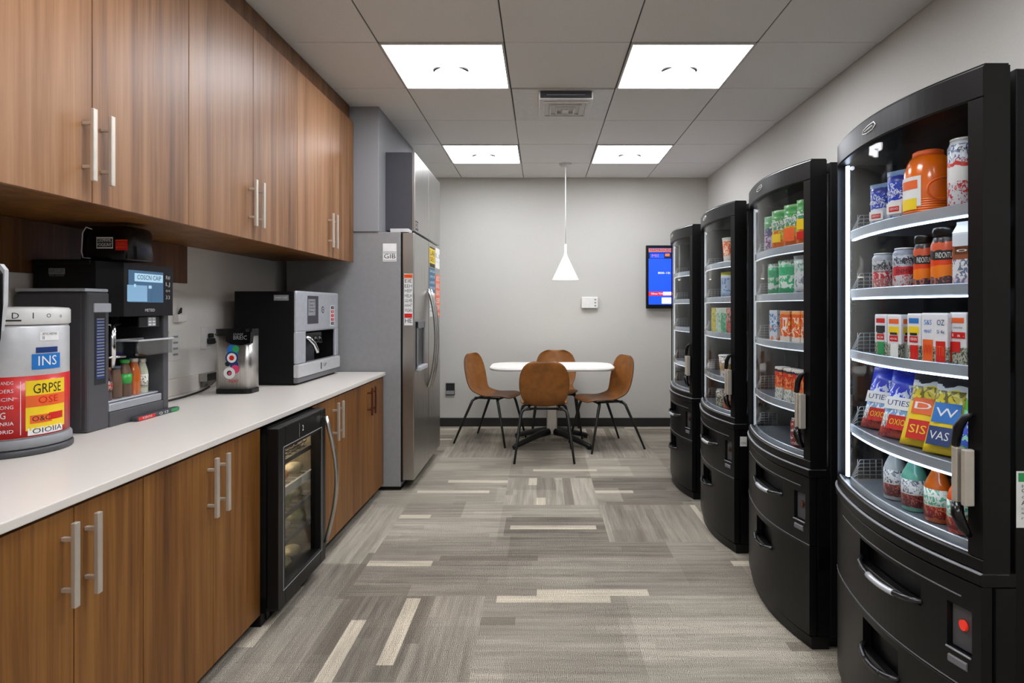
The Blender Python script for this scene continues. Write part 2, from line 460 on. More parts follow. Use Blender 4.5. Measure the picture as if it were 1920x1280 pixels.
# air vent
x0 = gx0; x1 = x0+PITCH; y1 = gy0-3*PITCH; y0 = y1-PITCH
t = thing('ceiling_vent', 'grey square ceiling vent with a raised louvred housing between the light panels', 'vent', ((x0+x1)/2, (y0+y1)/2, CEIL))
MB().box(x0+.006, x1-.006, y0+.006, y1-.006, CEIL-0.006, CEIL+0.02, 0.003).build('plate', 'white_frame', t)
hb = MB(); hx0, hx1, hy0, hy1 = -0.02, 0.33, y0+0.03, y0+0.40
hb.box(hx0, hx1, hy0, hy1, CEIL-0.062, CEIL-0.006, 0.008)
hb.box(hx0+0.01, hx1-0.01, hy0-0.003, hy0+0.002, CEIL-0.052, CEIL-0.008, 0.001, 1)
hb.build('housing', ['white_frame', 'charcoal'], t)
lv = MB()
def ring(b, x0, x1, y0, y1, z0, z1, w, mi=0):
    b.box(x0, x1, y0, y0+w, z0, z1, 0.001, mi); b.box(x0, x1, y1-w, y1, z0, z1, 0.001, mi)
    b.box(x0, x0+w, y0+w, y1-w, z0, z1, 0.001, mi); b.box(x1-w, x1, y0+w, y1-w, z0, z1, 0.001, mi)
for k in range(3): ring(lv, hx0+0.03+k*0.04, hx1-0.03-k*0.04, hy0+0.04+k*0.04, hy1-0.04-k*0.04, CEIL-0.070-k*0.004, CEIL-0.06, 0.012)
lv.box(hx0+0.15, hx1-0.15, hy0+0.15, hy1-0.15, CEIL-0.082, CEIL-0.06, 0.004)
lv.build('louvre', 'white_frame', t)
sm = MB()
for k in range(1): sm.box(hx0+0.05+k*0.055, hx1-0.05, hy0-0.006, hy0-0.002, CEIL-0.035, CEIL-0.03, 0.0005)
sm.build('marking', 'ink_grey', t)

# ------------------------------------------------------------------ left bank: cabinets, worktop
CT = 0.833                   # worktop height
def handle_mb(x, y, z0, z1, out=0.034, w=0.016):
    b = MB()
    b.box(x+out-0.008, x+out+0.004, y-w/2, y+w/2, z0, z1, 0.002)
    for z in (z0+0.2*(z1-z0), z1-0.2*(z1-z0)):
        b.box(x, x+out-0.006, y-0.005, y+0.005, z-0.005, z+0.005, 0.0015)
    return b
def cabinet(name, label, xfront, xback, y0, y1, z0, z1, split, hz, wood, body, hmats, kick=True, group=None, filler=None):
    t = bank(thing(name, label, 'cabinet', ((xfront+xback)/2, (y0+y1)/2, 0 if kick else z0), group))
    bd = MB().box(xback, xfront-0.022, y0+.0005, y1-.0005, z0, z1, 0.001)
    if kick: bd.box(xback, xfront-0.07, y0+.0005, y1-.0005, 0.0, z0, 0, 1)
    if filler: bd.box(xback, xfront-0.028, y0+.0005, y1-.0005, z1, filler, 0, 2)
    bd.build('body', [body, 'black', 'wood_dark'], t)
    cuts = [y0, split, y1]
    for k in range(2):
        d = MB().box(xfront-0.02, xfront, cuts[k]+0.0015, cuts[k+1]-0.0015, z0+(0 if kick else -0.012), z1-0.004, 0.0015)
        dd = d.build('door', wood, t)
        hy = split-0.036 if k == 0 else split+0.036
        hh = handle_mb(xfront, hy, *hz).build('handle', hmats[k], dd)
        hh['label'] = 'bronze pull handle' if hmats[k] == 'bronze' else 'satin metal bar handle'
    return t
XB, XU = -1.095, -1.30
bl = [('base_cabinet', 'walnut base cabinet nearest the camera, below the red and silver canister', 1.20, 1.712, 1.462, 'nickel'),
      ('base_cabinet', 'walnut base cabinet on the near side of the glass door drinks cooler', 1.712, 2.405, 2.07, 'nickel'),
      ('base_cabinet', 'walnut base cabinet just beyond the glass door drinks cooler', 2.935, 3.56, 3.245, 'nickel'),
      ('base_cabinet', 'walnut base cabinet with bronze handles against the grey fridge side', 3.56, 4.19, 3.86, 'bronze')]
for nm, lb, a, b_, c, hm in bl:
    cabinet(nm, lb, XB, XW+0.005, a, b_, 0.06, CEIL*0+CT-0.03, c, (0.575, 0.775) if hm == 'nickel' else (0.60, 0.775), 'wood_base', 'wood_dark', (hm, hm), True, 'walnut base cabinets')
ul = [('upper_cabinet', 'walnut wall cabinet nearest the camera above the coffee machine', 1.28, 2.27, 1.79),
      ('upper_cabinet', 'middle walnut wall cabinet between the nearest one and the one by the fridge', 2.27, 3.25, 2.765),
      ('upper_cabinet', 'walnut wall cabinet at the fridge end of the row', 3.25, 4.185, 3.74)]
for nm, lb, a, b_, c in ul:
    cabinet(nm, lb, XU, XW+0.005, a, b_, 1.600, 2.56, c, (1.645, 1.855), 'wood', 'wood_base', ('nickel', 'nickel'), False, 'walnut wall cabinets', CEIL-0.004)
wt = MB().box(XW+0.002, -1.083, 1.02, 4.20, CT-0.024, CT, 0.003)
wtt = bank(thing('worktop', 'long white worktop running over the walnut base cabinets to the fridge', 'worktop', (-1.45, 2.6, CT-0.024)))
wt.build('slab', 'counter', wtt)
o = bank(MB().box(XW+0.002, XW+0.016, 1.02, 4.20, CT+0.001, CT+0.085, 0.002).build('upstand', 'counter', None, (XW+0.01, 2.6, CT))); tag(o, 'low white upstand strip along the wall at the back of the worktop', 'upstand')
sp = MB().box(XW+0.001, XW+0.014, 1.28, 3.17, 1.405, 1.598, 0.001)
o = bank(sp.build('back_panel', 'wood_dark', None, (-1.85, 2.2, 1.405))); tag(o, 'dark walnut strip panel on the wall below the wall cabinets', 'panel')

# ------------------------------------------------------------------ under-counter drinks cooler
y0, y1, xf = 2.415, 2.925, -1.028
t = bank(thing('drinks_cooler', 'black glass door drinks cooler between the walnut base cabinets', 'drinks cooler', (-1.4, 2.67, 0)))
b = MB()
b.box(XW+0.05, xf-0.05, y0, y0+0.025, 0.06, 0.795); b.box(XW+0.05, xf-0.05, y1-0.025, y1, 0.06, 0.795)
b.box(XW+0.05, xf-0.05, y0, y1, 0.77, 0.795); b.box(XW+0.05, xf-0.05, y0, y1, 0.06, 0.12); b.box(XW+0.05, XW+0.08, y0, y1, 0.06, 0.79)
b.build('body', 'black_side', t)
b = MB().box(XW+0.081, XW+0.085, y0+0.026, y1-0.026, 0.122, 0.768); b.box(XW+0.086, xf-0.06, y1-0.03, y1-0.026, 0.122, 0.768); b.box(XW+0.086, xf-0.06, y0+0.026, y0+0.03, 0.122, 0.768); b.build('liner', 'cooler_liner', t)
b = MB().box(XW+0.1, xf-0.075, y0+0.01, y1-0.01, 0.0, 0.06, 0.003)
for k in range(9): b.box(xf-0.076, xf-0.07, y0+0.05+k*0.045, y0+0.08+k*0.045, 0.012, 0.05, 0.001)
b.build('plinth', 'black', t)
ya, yb_, za, zb = y0+0.065, y1-0.065, 0.145, 0.70
d = MB()
for a in ((y0, ya, 0.07, 0.795), (yb_, y1, 0.07, 0.795), (ya, yb_, zb, 0.795), (ya, yb_, 0.07, za)):
    d.box(xf-0.045, xf, *a, 0.002)
d.box(xf-0.001, xf+0.0008, ya-0.02, ya-0.016, za-0.012, zb+0.012, 0, 1); d.box(xf-0.001, xf+0.0008, yb_+0.016, yb_+0.02, za-0.012, zb+0.012, 0, 1)
d.box(xf-0.001, xf+0.0008, ya-0.02, yb_+0.02, za-0.016, za-0.012, 0, 1); d.box(xf-0.001, xf+0.0008, ya-0.02, yb_+0.02, zb+0.010, zb+0.014, 0, 1)
d.text('2', (xf, y0+0.24, 0.752), RY, UP, 0.035, 2); d.quad((xf, y0+0.205, 0.75), RY, UP, 0.002, 0.06, 1)
dd = d.build('door', ['black', 'ink_grey', 'ink_white'], t)
MB().box(xf-0.03, xf-0.024, ya-0.002, yb_+0.002, za-0.002, zb+0.002).build('pane', 'glass_smoke', dd)
pts = [(xf+0.012+0.052*math.sin(PI*k/14), y1-0.03, 0.76-0.60*k/14) for k in range(15)]
MB().tube(pts, 0.010, 10).build('handle', 'steel_v', dd)
for z in (0.62, 0.50, 0.385, 0.27):
    r = MB()
    for k in range(9): r.tube([(XW+0.09, y0+0.035+k*0.055, z), (xf-0.06, y0+0.035+k*0.055, z)], 0.0025, 5)
    r.box(xf-0.065, xf-0.052, y0+0.028, y1-0.028, z-(0.03 if z == 0.50 else 0.012), z+0.008, 0.002)
    r.build('rack', 'silver_light' if z == 0.50 else 'dark_grey', t)
MB().box(XW+0.09, xf-0.1, y0+0.03, y1-0.03, 0.762, 0.768).build('lamp', 'cooler_lamp', t)
# food in the cooler
bread = speck('bread_crust', (178, 124, 72), 0.7, 0.25, 30); pale = speck('pale_wrap', (150, 142, 120), 0.5, 0.3, 40)
moss = speck('green_wrap', (112, 112, 74), 0.5, 0.35, 40)
basket = bank(thing('wire_basket', 'dark wire basket on the top rack of the drinks cooler', 'basket', (-1.2, 2.67, 0.632)))
bk = MB()
for z, g in ((0.634, 0.0), (0.655, 0.008), (0.676, 0.016)):
    bk.tube([(-1.10+g, 2.49-g, z), (-1.10+g, 2.84+g, z), (-1.24-g, 2.84+g, z), (-1.24-g, 2.49-g, z), (-1.10+g, 2.49-g, z)], 0.003, 6)
for k in range(9): bk.tube([(-1.10, 2.49+k*0.0437, 0.634), (-1.084, 2.488+k*0.044, 0.676)], 0.002, 5)
for k in range(9): bk.tube([(-1.10, 2.49+k*0.0437, 0.634), (-1.24, 2.49+k*0.0437, 0.634)], 0.002, 5)
bk.build('wires', 'dark_grey', basket)
def roll(x, y, z, s, m, label, nm='bread_roll', cat='bread roll', grp=None, flat=0.6, long=1.3):
    prof = [(0.001, 0)]+[(s*math.sin(PI*k/10), s*flat*(1-math.cos(PI*k/10))) for k in range(1, 10)]+[(0.001, 2*s*flat)]
    o = bank(MB().lathe((x, y, z), prof, 16, 0, 1.0, long).build(nm, m, None, (x, y, z))); return tag(o, label, cat, grp)
roll(-1.135, 2.56, 0.640, 0.036, bread, 'golden bread roll in the cooler basket, at its near end', grp='rolls in the cooler basket')
roll(-1.145, 2.67, 0.640, 0.036, bread, 'golden bread roll in the middle of the cooler basket', grp='rolls in the cooler basket')
roll(-1.135, 2.775, 0.640, 0.034, bread, 'golden bread roll in the cooler basket, at its far end by the handle', grp='rolls in the cooler basket')
k = 0
where = ['at its near end', 'in its middle', 'at its far end']
for z, mats_, rk in ((0.508, (bread, bread, pale), 'silver edged rack of the cooler'), (0.395, (pale, moss, pale), 'third rack of the cooler'), (0.280, (moss, pale, moss), 'lowest rack of the cooler'), (0.1215, (bread, moss, pale), 'cooler floor')):
    for j in range(3):
        nm = {bread: 'tan', pale: 'pale', moss: 'olive'}[mats_[j]]
        roll(-1.138-0.012*((j+k) % 2), 2.55+j*0.135, z, 0.046+0.004*((j*3+k) % 3-1), mats_[j], f'{nm} wrapped snack on the {rk}, {where[j]}', 'wrapped_snack', 'snack', 'snacks in the drinks cooler', 0.62, 1.3)
    k += 1

# ------------------------------------------------------------------ fridge
FX, FY0, FY1 = -0.89, 4.225, 5.30
t = thing('refrigerator', 'tall stainless two-door fridge with grey side at the end of the worktop', 'refrigerator', (-1.25, 4.76, 0))
b = MB().box(-1.78, FX-0.095, FY0, FY1, 0.03, 1.805, 0.004)
b.box(-1.7, FX-0.1, FY0+0.03, FY1-0.03, 0.0, 0.04, 0, 1); b.box(FX-0.0955, FX-0.084, FY0+0.012, FY1-0.012, 0.06, 1.795, 0, 1)
b.build('body', ['grey_paint', 'black'], t)
mid = 4.765
doors = []
for a, c, nm in ((FY0, mid-0.004, 'near'), (mid+0.004, FY1, 'far')):
    d = MB().box(FX-0.082, FX, a, c, 0.075, 1.80, 0.006, 0, 3)
    doors.append(d.build('door', ['steel'], t))
for d, yy in zip(doors, (mid-0.05, mid+0.05)):
    pts = [(FX+0.004+0.062*math.sin(PI*k/16)**0.7, yy, 1.42-0.76*k/16) for k in range(17)]
    MB().tube(pts, 0.013, 10).build('handle', 'steel_v', d)
wd = MB(); wy0, wy1, wz0, wz1 = 4.29, 4.55, 0.84, 1.18
wd.box(FX, FX+0.004, wy0, wy1, wz0, wz1, 0.002); ring2 = [(wy0, wy1, wz1-0.05, wz1), (wy0, wy0+0.02, wz0, wz1), (wy1-0.02, wy1, wz0, wz1)]
for q in ring2: wd.box(FX+0.003, FX+0.012, *q, 0.002, 1)
wd.box(FX, FX+0.035, wy0, wy1, wz0-0.01, wz0+0.02, 0.004, 2)
wd.build('water_dispenser', ['black_gloss', 'mid_grey', 'silver'], doors[0])
hc = MB().box(-1.06, -0.93, FY0+0.01, FY0+0.12, 1.805, 1.83, 0.003)
hc.build('hinge_cover', 'silver_light', t)
lb = MB(); cx = FX-0.040
lb.quad((cx, FY0, 1.335), RX, UP, 0.060, 0.36)
lb.quad((cx, FY0-0.0006, 1.497), RX, UP, 0.058, 0.03, 1); lb.quad((cx, FY0-0.0006, 1.222), RX, UP, 0.054, 0.03, 2)
for k, s in enumerate(('EIE', 'EEH', 'HEIF', 'HELH', 'ULHB', 'HWHT', 'VNSAN')): lb.text(s, (cx, FY0-0.0006, 1.462-k*0.034), RX, UP, 0.036, 3, 0.05)
lb.text('WARNING', (cx, FY0-0.0012, 1.497), RX, UP, 0.016, 3, 0.05); lb.text('HE', (cx, FY0-0.0006, 1.185), RX, UP, 0.045, 3, 0.05)
lb.build('warning_label', ['paper', 'orange', 'red', 'ink'], doors[0])

def sheet(name, label, cat, o, r, w, h, mats, rows, bank_it=False, strips=()):
    """a thin printed sheet; rows: (text, dz, size, mat index)"""
    b = MB(); b.quad(o, r, UP, w, h, 0, 0.001); nrm = Vector(r).cross(UP)
    for dz, hh, mi in strips: b.quad(Vector(o)+nrm*0.0009+UP*dz, r, UP, w*0.94, hh, mi, 0.0004)
    for s, dz, size, mi in rows: b.text(s, Vector(o)+nrm*0.0008+UP*dz, r, UP, size, mi, w*0.85)
    ob = b.build(name, mats, None, o); tag(ob, label, cat)
    return bank(ob) if bank_it else ob
sheet('sticker', 'white square sticker on the grey side panel of the fridge', 'sticker', (-1.060, FY0-0.0005, 1.662), RX, 0.095, 0.125, ['paper', 'ink', 'ink_grey'],
      [('GIB', -0.028, 0.045, 1)], strips=[(0.005, 0.004, 2), (-0.004, 0.003, 1), (-0.055, 0.003, 1)])
FXN = FX+0.0005
sheet('notice', 'yellow and black notice at the top of the fridge doors', 'notice', (FXN, 4.92, 1.685), RY, 0.24, 0.165, ['yellow', 'ink'], [('LAR', 0.03, 0.06, 1), ('SEI.', -0.02, 0.05, 1)], strips=[(-0.066, 0.03, 1), (0.075, 0.012, 1)])
sheet('notice', 'teal blue printed notice below the yellow one on the fridge door', 'notice', (FXN, 4.92, 1.50), RY, 0.25, 0.20, ['teal_paper', 'ink_white'], [('GIHI LEN', 0.07, 0.03, 1), ('OFVS TE', 0.025, 0.03, 1), ('LARVET', -0.02, 0.03, 1), ('IVN 2.0', -0.065, 0.03, 1)])
sheet('notice', 'white sheet of small print under the teal notice on the fridge', 'notice', (FXN, 4.92, 1.30), RY, 0.23, 0.19, ['paper', 'ink_grey'], [('Msf ien', 0.06, 0.025, 1), ('cl.coons', 0.01, 0.022, 1), ('sm', -0.045, 0.03, 1)], strips=[(-0.02, 0.003, 1)])
sheet('notice', 'tall orange printed notice at the far edge of the fridge door', 'notice', (FXN, 5.175, 1.375), RY, 0.21, 0.36, ['orange', 'paper', 'red'], [('XRST', 0.145, 0.06, 1), ('BARKS', 0.085, 0.06, 1), ('SRA7', 0.025, 0.06, 1), ('CEFI', -0.04, 0.06, 1), ('IOFI', -0.10, 0.06, 1), ('TA', -0.155, 0.04, 1)])
sheet('notice', 'white paper above the orange notice on the fridge door', 'notice', (FXN, 5.165, 1.695), RY, 0.20, 0.17, ['paper', 'ink_grey'], [('LI', 0.02, 0.05, 1)], strips=[(-0.03, 0.002, 1)])

# cabinet above the fridge
t = thing('overhead_cabinet', 'charcoal cabinet with pale grey front hanging above the fridge', 'cabinet', (-1.03, 4.95, 1.812))
MB().box(-1.134, -0.945, 4.40, 5.48, 1.835, 2.405, 0.002).build('body', 'charcoal', t)
for a, c in ((4.40, 4.938), (4.942, 5.48)):
    dd = MB().box(-0.943, -0.922, a, c, 1.835, 2.405, 0.002).build('door', 'steel', t)
pl = MB().quad((-0.922, 4.47, 1.88), RY, UP, 0.10, 0.07); pl.text('D3', (-0.9214, 4.47, 1.88), RY, UP, 0.06, 1, 0.08)
pl.build('label_plate', ['charcoal', 'ink_white'], t)

# ------------------------------------------------------------------ machines on the worktop
# (a) round canister with red label
cx, cy = -1.638, 1.90
t = bank(thing('canister_dispenser', 'round silver canister with a red printed label on a grey base', 'drink dispenser', (cx, cy, CT)))
MB().lathe((cx, cy, CT), [(0.150, 0.0), (0.154, 0.004), (0.154, 0.016), (0.150, 0.020)], 48).build('base', 'dark_grey', t)
MB().lathe((cx, cy, CT), [(0.147, 0.022), (0.151, 0.026), (0.150, 0.045), (0.145, 0.052)], 48).build('base_ring', 'ink_grey', t)
body = MB().lathe((cx, cy, CT), [(0.143, 0.053), (0.143, 0.385), (0.139, 0.392)], 64)
body.build('body', 'silver_light', t)
RED = pack('canister_label', [(0.0, (205, 26, 22))], [], 0.4)
lbm = MB().lathe((cx, cy, CT), [(0.1436, 0.056), (0.1436, 0.240)], 64, 0)
def cyl_patch(b, R, a0, a1, z0, z1, mi, n=10):
    """patch on the cylinder wall; angles in degrees, -90 faces the camera"""
    def P(i, j):
        a = math.radians(a0+(a1-a0)*i); return (cx+R*math.cos(a), cy+R*math.sin(a), CT+z0+(z1-z0)*j)
    b.grid(P, n, 1, mi)
def cyl_text(b, s, R, a, z, size, mi, width=None):
    q = MB(); q.text(s, (0, 0, 0), RX, UP, size, mi, width, 0)
    for p in q.v:
        ang = math.radians(a)+p.x/R
        p.x, p.y, p.z = cx+R*math.cos(ang), cy+R*math.sin(ang), CT+z+p.z
    b.merge(q)
lab = lbm.build('label', RED, t)
g = MB(); R1, R2, R3 = 0.1441, 0.1446, 0.1451
cyl_patch(g, R1, -36, 12, 0.075, 0.225, 0); cyl_patch(g, R2, -36, 12, 0.145, 0.180, 1); cyl_patch(g, R2, -32, -8, 0.095, 0.120, 1)
cyl_patch(g, R1, -34, 8, 0.060, 0.082, 2)
cyl_patch(g, R2, -12, 8, 0.100, 0.122, 3)
cyl_text(g, 'GRPSE', R2, -12, 0.198, 0.042, 4, 0.085); cyl_text(g, 'OSE', R3, -12, 0.163, 0.030, 3, 0.06); cyl_text(g, 'OIOIIA', R2, -12, 0.071, 0.022, 4, 0.09)
cyl_text(g, 'O&C', R3, -20, 0.108, 0.022, 4, 0.05)
for k, s in enumerate(('ARGEBOHANDG', 'OCORDERS', 'GINEECIN', 'HINGNONG', 'CAG', 'LACHANRIA', 'CONORID')):
    cyl_text(g, s, R2, -62, 0.222-k*0.024, 0.015 if k != 4 else 0.028, 5, 0.075 if k != 4 else 0.04)
cyl_patch(g, R1, -41, -40.3, 0.065, 0.225, 5)
g.build('artwork', ['yellow', 'orange', 'paper', 'red', 'ink', 'ink_white'], lab)
g = MB(); cyl_patch(g, R1, -30, 4, 0.258, 0.305, 0); cyl_patch(g, R1, -26, 0, 0.308, 0.325, 1); cyl_text(g, 'INS', R2, -13, 0.282, 0.042, 2, 0.055)
cyl_patch(g, R1, -22, 2, 0.345, 0.372, 3); cyl_text(g, 'BTVL HESTAR', R2, -10, 0.365, 0.010, 4, 0.045); cyl_text(g, 'II', R2, -18, 0.353, 0.014, 4)
g.build('badge', ['blue', 'navy', 'paper', 'paper', 'ink'], t)
lid = MB().lathe((cx, cy, CT), [(0.141, 0.394), (0.146, 0.398), (0.146, 0.440), (0.141, 0.446), (0.10, 0.449), (0.001, 0.449)], 48).build('lid', 'white', t)
g = MB(); R1 = 0.1465
for k, s in enumerate(('3', 'D', 'I', 'O', 'o')):
    g = MB(); cyl_text(g, s, R1, -62+k*16.5, 0.421, 0.026 if k < 3 else 0.018, 0); g.build('control_mark', 'ink', lid)
g = MB(); cyl_patch(g, R1, -58, -40, 0.405, 0.410, 0); g.build('lid_slot', 'ink', lid)

# (b) single-cup brewer at the picture's edge
t = (thing('capsule_brewer', 'silver rimmed capsule coffee brewer with black front, cut off at the frame edge', 'coffee machine', (-1.56, 1.46, CT)))
def rr(x0, x1, y0, y1, r, n=6):
    pts = []
    for (a, b, s) in ((x1-r, y1-r, 0), (x0+r, y1-r, 1), (x0+r, y0+r, 2), (x1-r, y0+r, 3)):
        for k in range(n+1):
            ang = s*PI/2+k*PI/2/n; pts.append((a+r*math.cos(ang), b+r*math.sin(ang)))
    return pts
MB().prism(rr(-1.74, -1.47, 1.36, 1.60, 0.04), 'z', CT, CT+0.028).build('base', 'dark_grey', t)
MB().prism(rr(-1.74, -1.56, 1.36, 1.60, 0.04), 'z', CT+0.0285, 1.14).build('column', 'black', t)
MB().prism([(-1.73, 1.141), (-1.46, 1.10), (-1.40, 1.105), (-1.386, 1.125), (-1.370, 1.20), (-1.364, 1.28), (-1.364, 1.365), (-1.375, 1.380), (-1.70, 1.390), (-1.74, 1.36)], 'y', 1.37, 1.535).build('head', 'black_gloss', t)
for a in (1.357, 1.535):
    MB().prism([(-1.372, 1.22), (-1.362, 1.29), (-1.360, 1.375), (-1.372, 1.390), (-1.71, 1.400), (-1.71, 1.391), (-1.380, 1.381), (-1.369, 1.366), (-1.369, 1.29), (-1.376, 1.22)], 'y', a, a+0.012).build('rim', 'silver_light', t)

# (c) tall coffee machine
X0, Ya, Yb = -1.585, 2.14, 2.60
XBk = XW+0.02
t = bank(thing('coffee_machine', 'tall black and grey bean coffee machine with a touch screen and open bottle bay', 'coffee machine', (-1.7, 2.37, CT)))
b = MB()
b.box(XBk, X0, Ya, Ya+0.11, CT, 1.335, 0.008)               # near pillar
b.box(XBk, X0, Yb-0.035, Yb, CT, 1.30, 0.004)                 # far pillar
b.box(XBk, XBk+0.03, Ya+0.11, Yb-0.035, CT, 1.30)             # back of the bay
b.box(XBk, X0, Ya+0.11, Yb-0.035, CT, CT+0.055, 0.003)
b.build('body', 'dark_grey', t)
MB().box(XBk-0.002, X0-0.02, Ya-0.0035, Ya, CT+0.012, 1.325, 0.001).build('side_panel', 'dark_grey', t)
MB().box(XBk, X0-0.004, Ya-0.004, Ya+0.112, 1.336, 1.348, 0.003).build('top_cap', 'silver', t)
MB().box(XBk+0.031, XBk+0.034, Ya+0.112, Yb-0.037, CT+0.06, 1.245).build('bay_lining', 'black_gloss', t)
hd = MB()
hd.box(XBk, X0-0.02, Ya+0.07, Yb-0.004, 1.349, 1.452, 0.003); hd.box(XBk+0.01, X0+0.0, Ya+0.115, Yb-0.004, 1.245, 1.351, 0.002)
hd.prism([(X0-0.02, Ya+0.07), (X0+0.018, Ya+0.16), (X0+0.018, Yb), (X0-0.02, Yb)], 'z', 1.245, 1.450)
hd.box(XBk-0.0, X0-0.04, Ya+0.066, Ya+0.12, 1.438, 1.456, 0.003)
head = hd.build('head', 'black', t)
g = MB(); g.quad((-1.75, Ya+0.0695, 1.412), RX, UP, 0.06, 0.022, 0); g.text('ANN.SLUXP', (-1.75, Ya+0.0689, 1.412), RX, UP, 0.022, 1, 0.054); g.text('MENAL CANENEERFI', (-1.75, Ya+0.0695, 1.396), RX, UP, 0.008, 0, 0.055)
g.build('name_plate', ['ink_grey', 'ink'], head)
sy0, sy1, sz0, sz1 = Ya+0.185, Yb-0.065, 1.30, 1.425; XS = X0+0.0181
g = MB(); g.quad((XS, (sy0+sy1)/2, (sz0+sz1)/2), RY, UP, sy1-sy0, sz1-sz0, 0)
cyy, W = (sy0+sy1)/2, sy1-sy0
g.quad((XS+.0006, cyy+0.015, 1.398), RY, UP, W*0.82, 0.032, 1); g.quad((XS+.0006, cyy+0.065, 1.338), RY, UP, W*0.36, 0.07, 2); g.quad((XS+.0006, cyy-0.055, 1.335), RY, UP, W*0.55, 0.064, 3)
g.quad((XS+.0012, cyy-0.07, 1.365), RY, UP, 0.012, 0.012, 1); g.quad((XS+.0012, cyy+0.02, 1.362), RY, UP, 0.018, 0.012, 1)
g.text('COSCN CAIP', (XS+.001, cyy+0.015, 1.398), RY, UP, 0.026, 4, W*0.7)
scr = g.build('touch_screen', ['screen_slate', 'screen_sky', 'screen_slate', 'screen_pale', 'ink'], head)
for k, s in enumerate(('R#', 'LJ', '0/4', '33')):
    g = MB().text(s, (XS, Yb-0.035, 1.405-k*0.028), RY, UP, 0.022 if k != 2 else 0.014, 0, 0.028); g.build('key_legend', 'ink_white', head)
g = MB().text('METEID', (XS, cyy+0.02, 1.268), RY, UP, 0.016, 0, 0.06); g.build('lettering', 'ink_white', head)
MB().quad((X0+0.0002, Ya+0.062, 1.13), RY, UP, 0.055, 0.26).quad((X0+0.0008, Ya+0.062, 1.13), RY, UP, 0.040, 0.22, 1).build('vent_grille', ['ink', 'navy'], t)
gr = MB()
for k in range(20): gr.box(X0+0.001, X0+0.003, Ya+0.044, Ya+0.08, 1.03+k*0.0108, 1.034+k*0.0108)
gr.build('vent_slat', 'ink_grey', t)['kind'] = 'stuff'
MB().box(X0-0.01, X0+0.004, Ya+0.03, Ya+0.115, 1.262, 1.295, 0.003).build('bracket', 'silver', t)
spt = MB().tube([(X0-0.03, Ya+0.165, 1.225), (X0-0.03, Ya+0.165, 1.09)], 0.013, 14).tube([(X0-0.03, Ya+0.165, 1.09), (X0-0.03, Ya+0.165, 1.05)], 0.013, 14, radii=[0.013, 0.008])
spt.tube([(X0-0.03, Ya+0.125, 1.215), (X0-0.03, Ya+0.21, 1.215)], 0.004, 8); spt.tube([(X0-0.03, Ya+0.14, 1.09), (X0-0.012, Ya+0.21, 1.09)], 0.005, 8)
spt.build('spout', 'chrome', t)
MB().box(X0-0.08, X0+0.0, Ya+0.27, Yb-0.06, 1.20, 1.243, 0.003).quad((X0+0.0, Ya+0.35, 1.222), RY, UP, 0.05, 0.038, 1).build('brew_unit', ['black_gloss', 'ink_grey'], t)
g = MB()
for k in range(3):
    for j in range(2): g.quad((X0+0.0006, Ya+0.338+j*0.024, 1.234-k*0.012), RY, UP, 0.016, 0.007, 0)
g.build('icon_keys', 'ink_white', t)
tr = MB()
ty0, ty1, tx0, tx1 = Ya+0.235, Yb-0.01, X0-0.09, X0+0.022
for a in ((tx0, tx0+.003, ty0, ty1), (tx1-.003, tx1, ty0, ty1), (tx0, tx1, ty0, ty0+.003), (tx0, tx1, ty1-.003, ty1)): tr.box(*a, 1.09, 1.145)
tr.box(tx0, tx1, ty0, ty1, 1.087, 1.09); hop = tr.build('clear_hopper', 'clear_grey', t)
tr = MB(); ring(tr, tx0-.006, tx1+.006, ty0-.006, ty1+.006, 1.1455, 1.152, 0.012); tr.build('rim', 'silver_light', hop)
dt = MB().box(X0-0.09, X0-0.004, Ya+0.115, Yb-0.04, CT+0.056, CT+0.085, 0.003)
for k in range(6): dt.box(X0-0.004, X0-0.003, Ya+0.12, Yb-0.045, CT+0.058+k*0.0045, CT+0.060+k*0.0045, 0, 1)
dt.build('drip_tray', ['silver', 'ink_grey'], t)
MB().box(X0-0.10, X0-0.02, Ya+0.114, Yb-0.038, CT+0.088, CT+0.094, 0.001).build('bay_shelf', 'silver', t)
g = MB(); g.box(X0+0.002, X0+0.030, Yb-0.24, Yb+0.03, CT+0.001, CT+0.018, 0.005); g.quad((X0+0.0302, Yb-0.185, CT+0.0095), RY, UP, 0.10, 0.014, 1); g.quad((X0+0.0302, Yb-0.005, CT+0.0095), RY, UP, 0.05, 0.013, 2)
g.text('YZOS', (X0+0.0308, Yb-0.185, CT+0.0095), RY, UP, 0.012, 3, 0.06); g.text('Q 12', (X0+0.0302, Yb-0.08, CT+0.0095), RY, UP, 0.014, 3, 0.06)
ob = bank(g.build('label_strip', ['charcoal', 'red', 'green', 'ink_white'], None, (X0+0.016, Yb-0.1, CT))); tag(ob, 'dark label strip with red and green ends at the foot of the tall coffee machine', 'label strip')
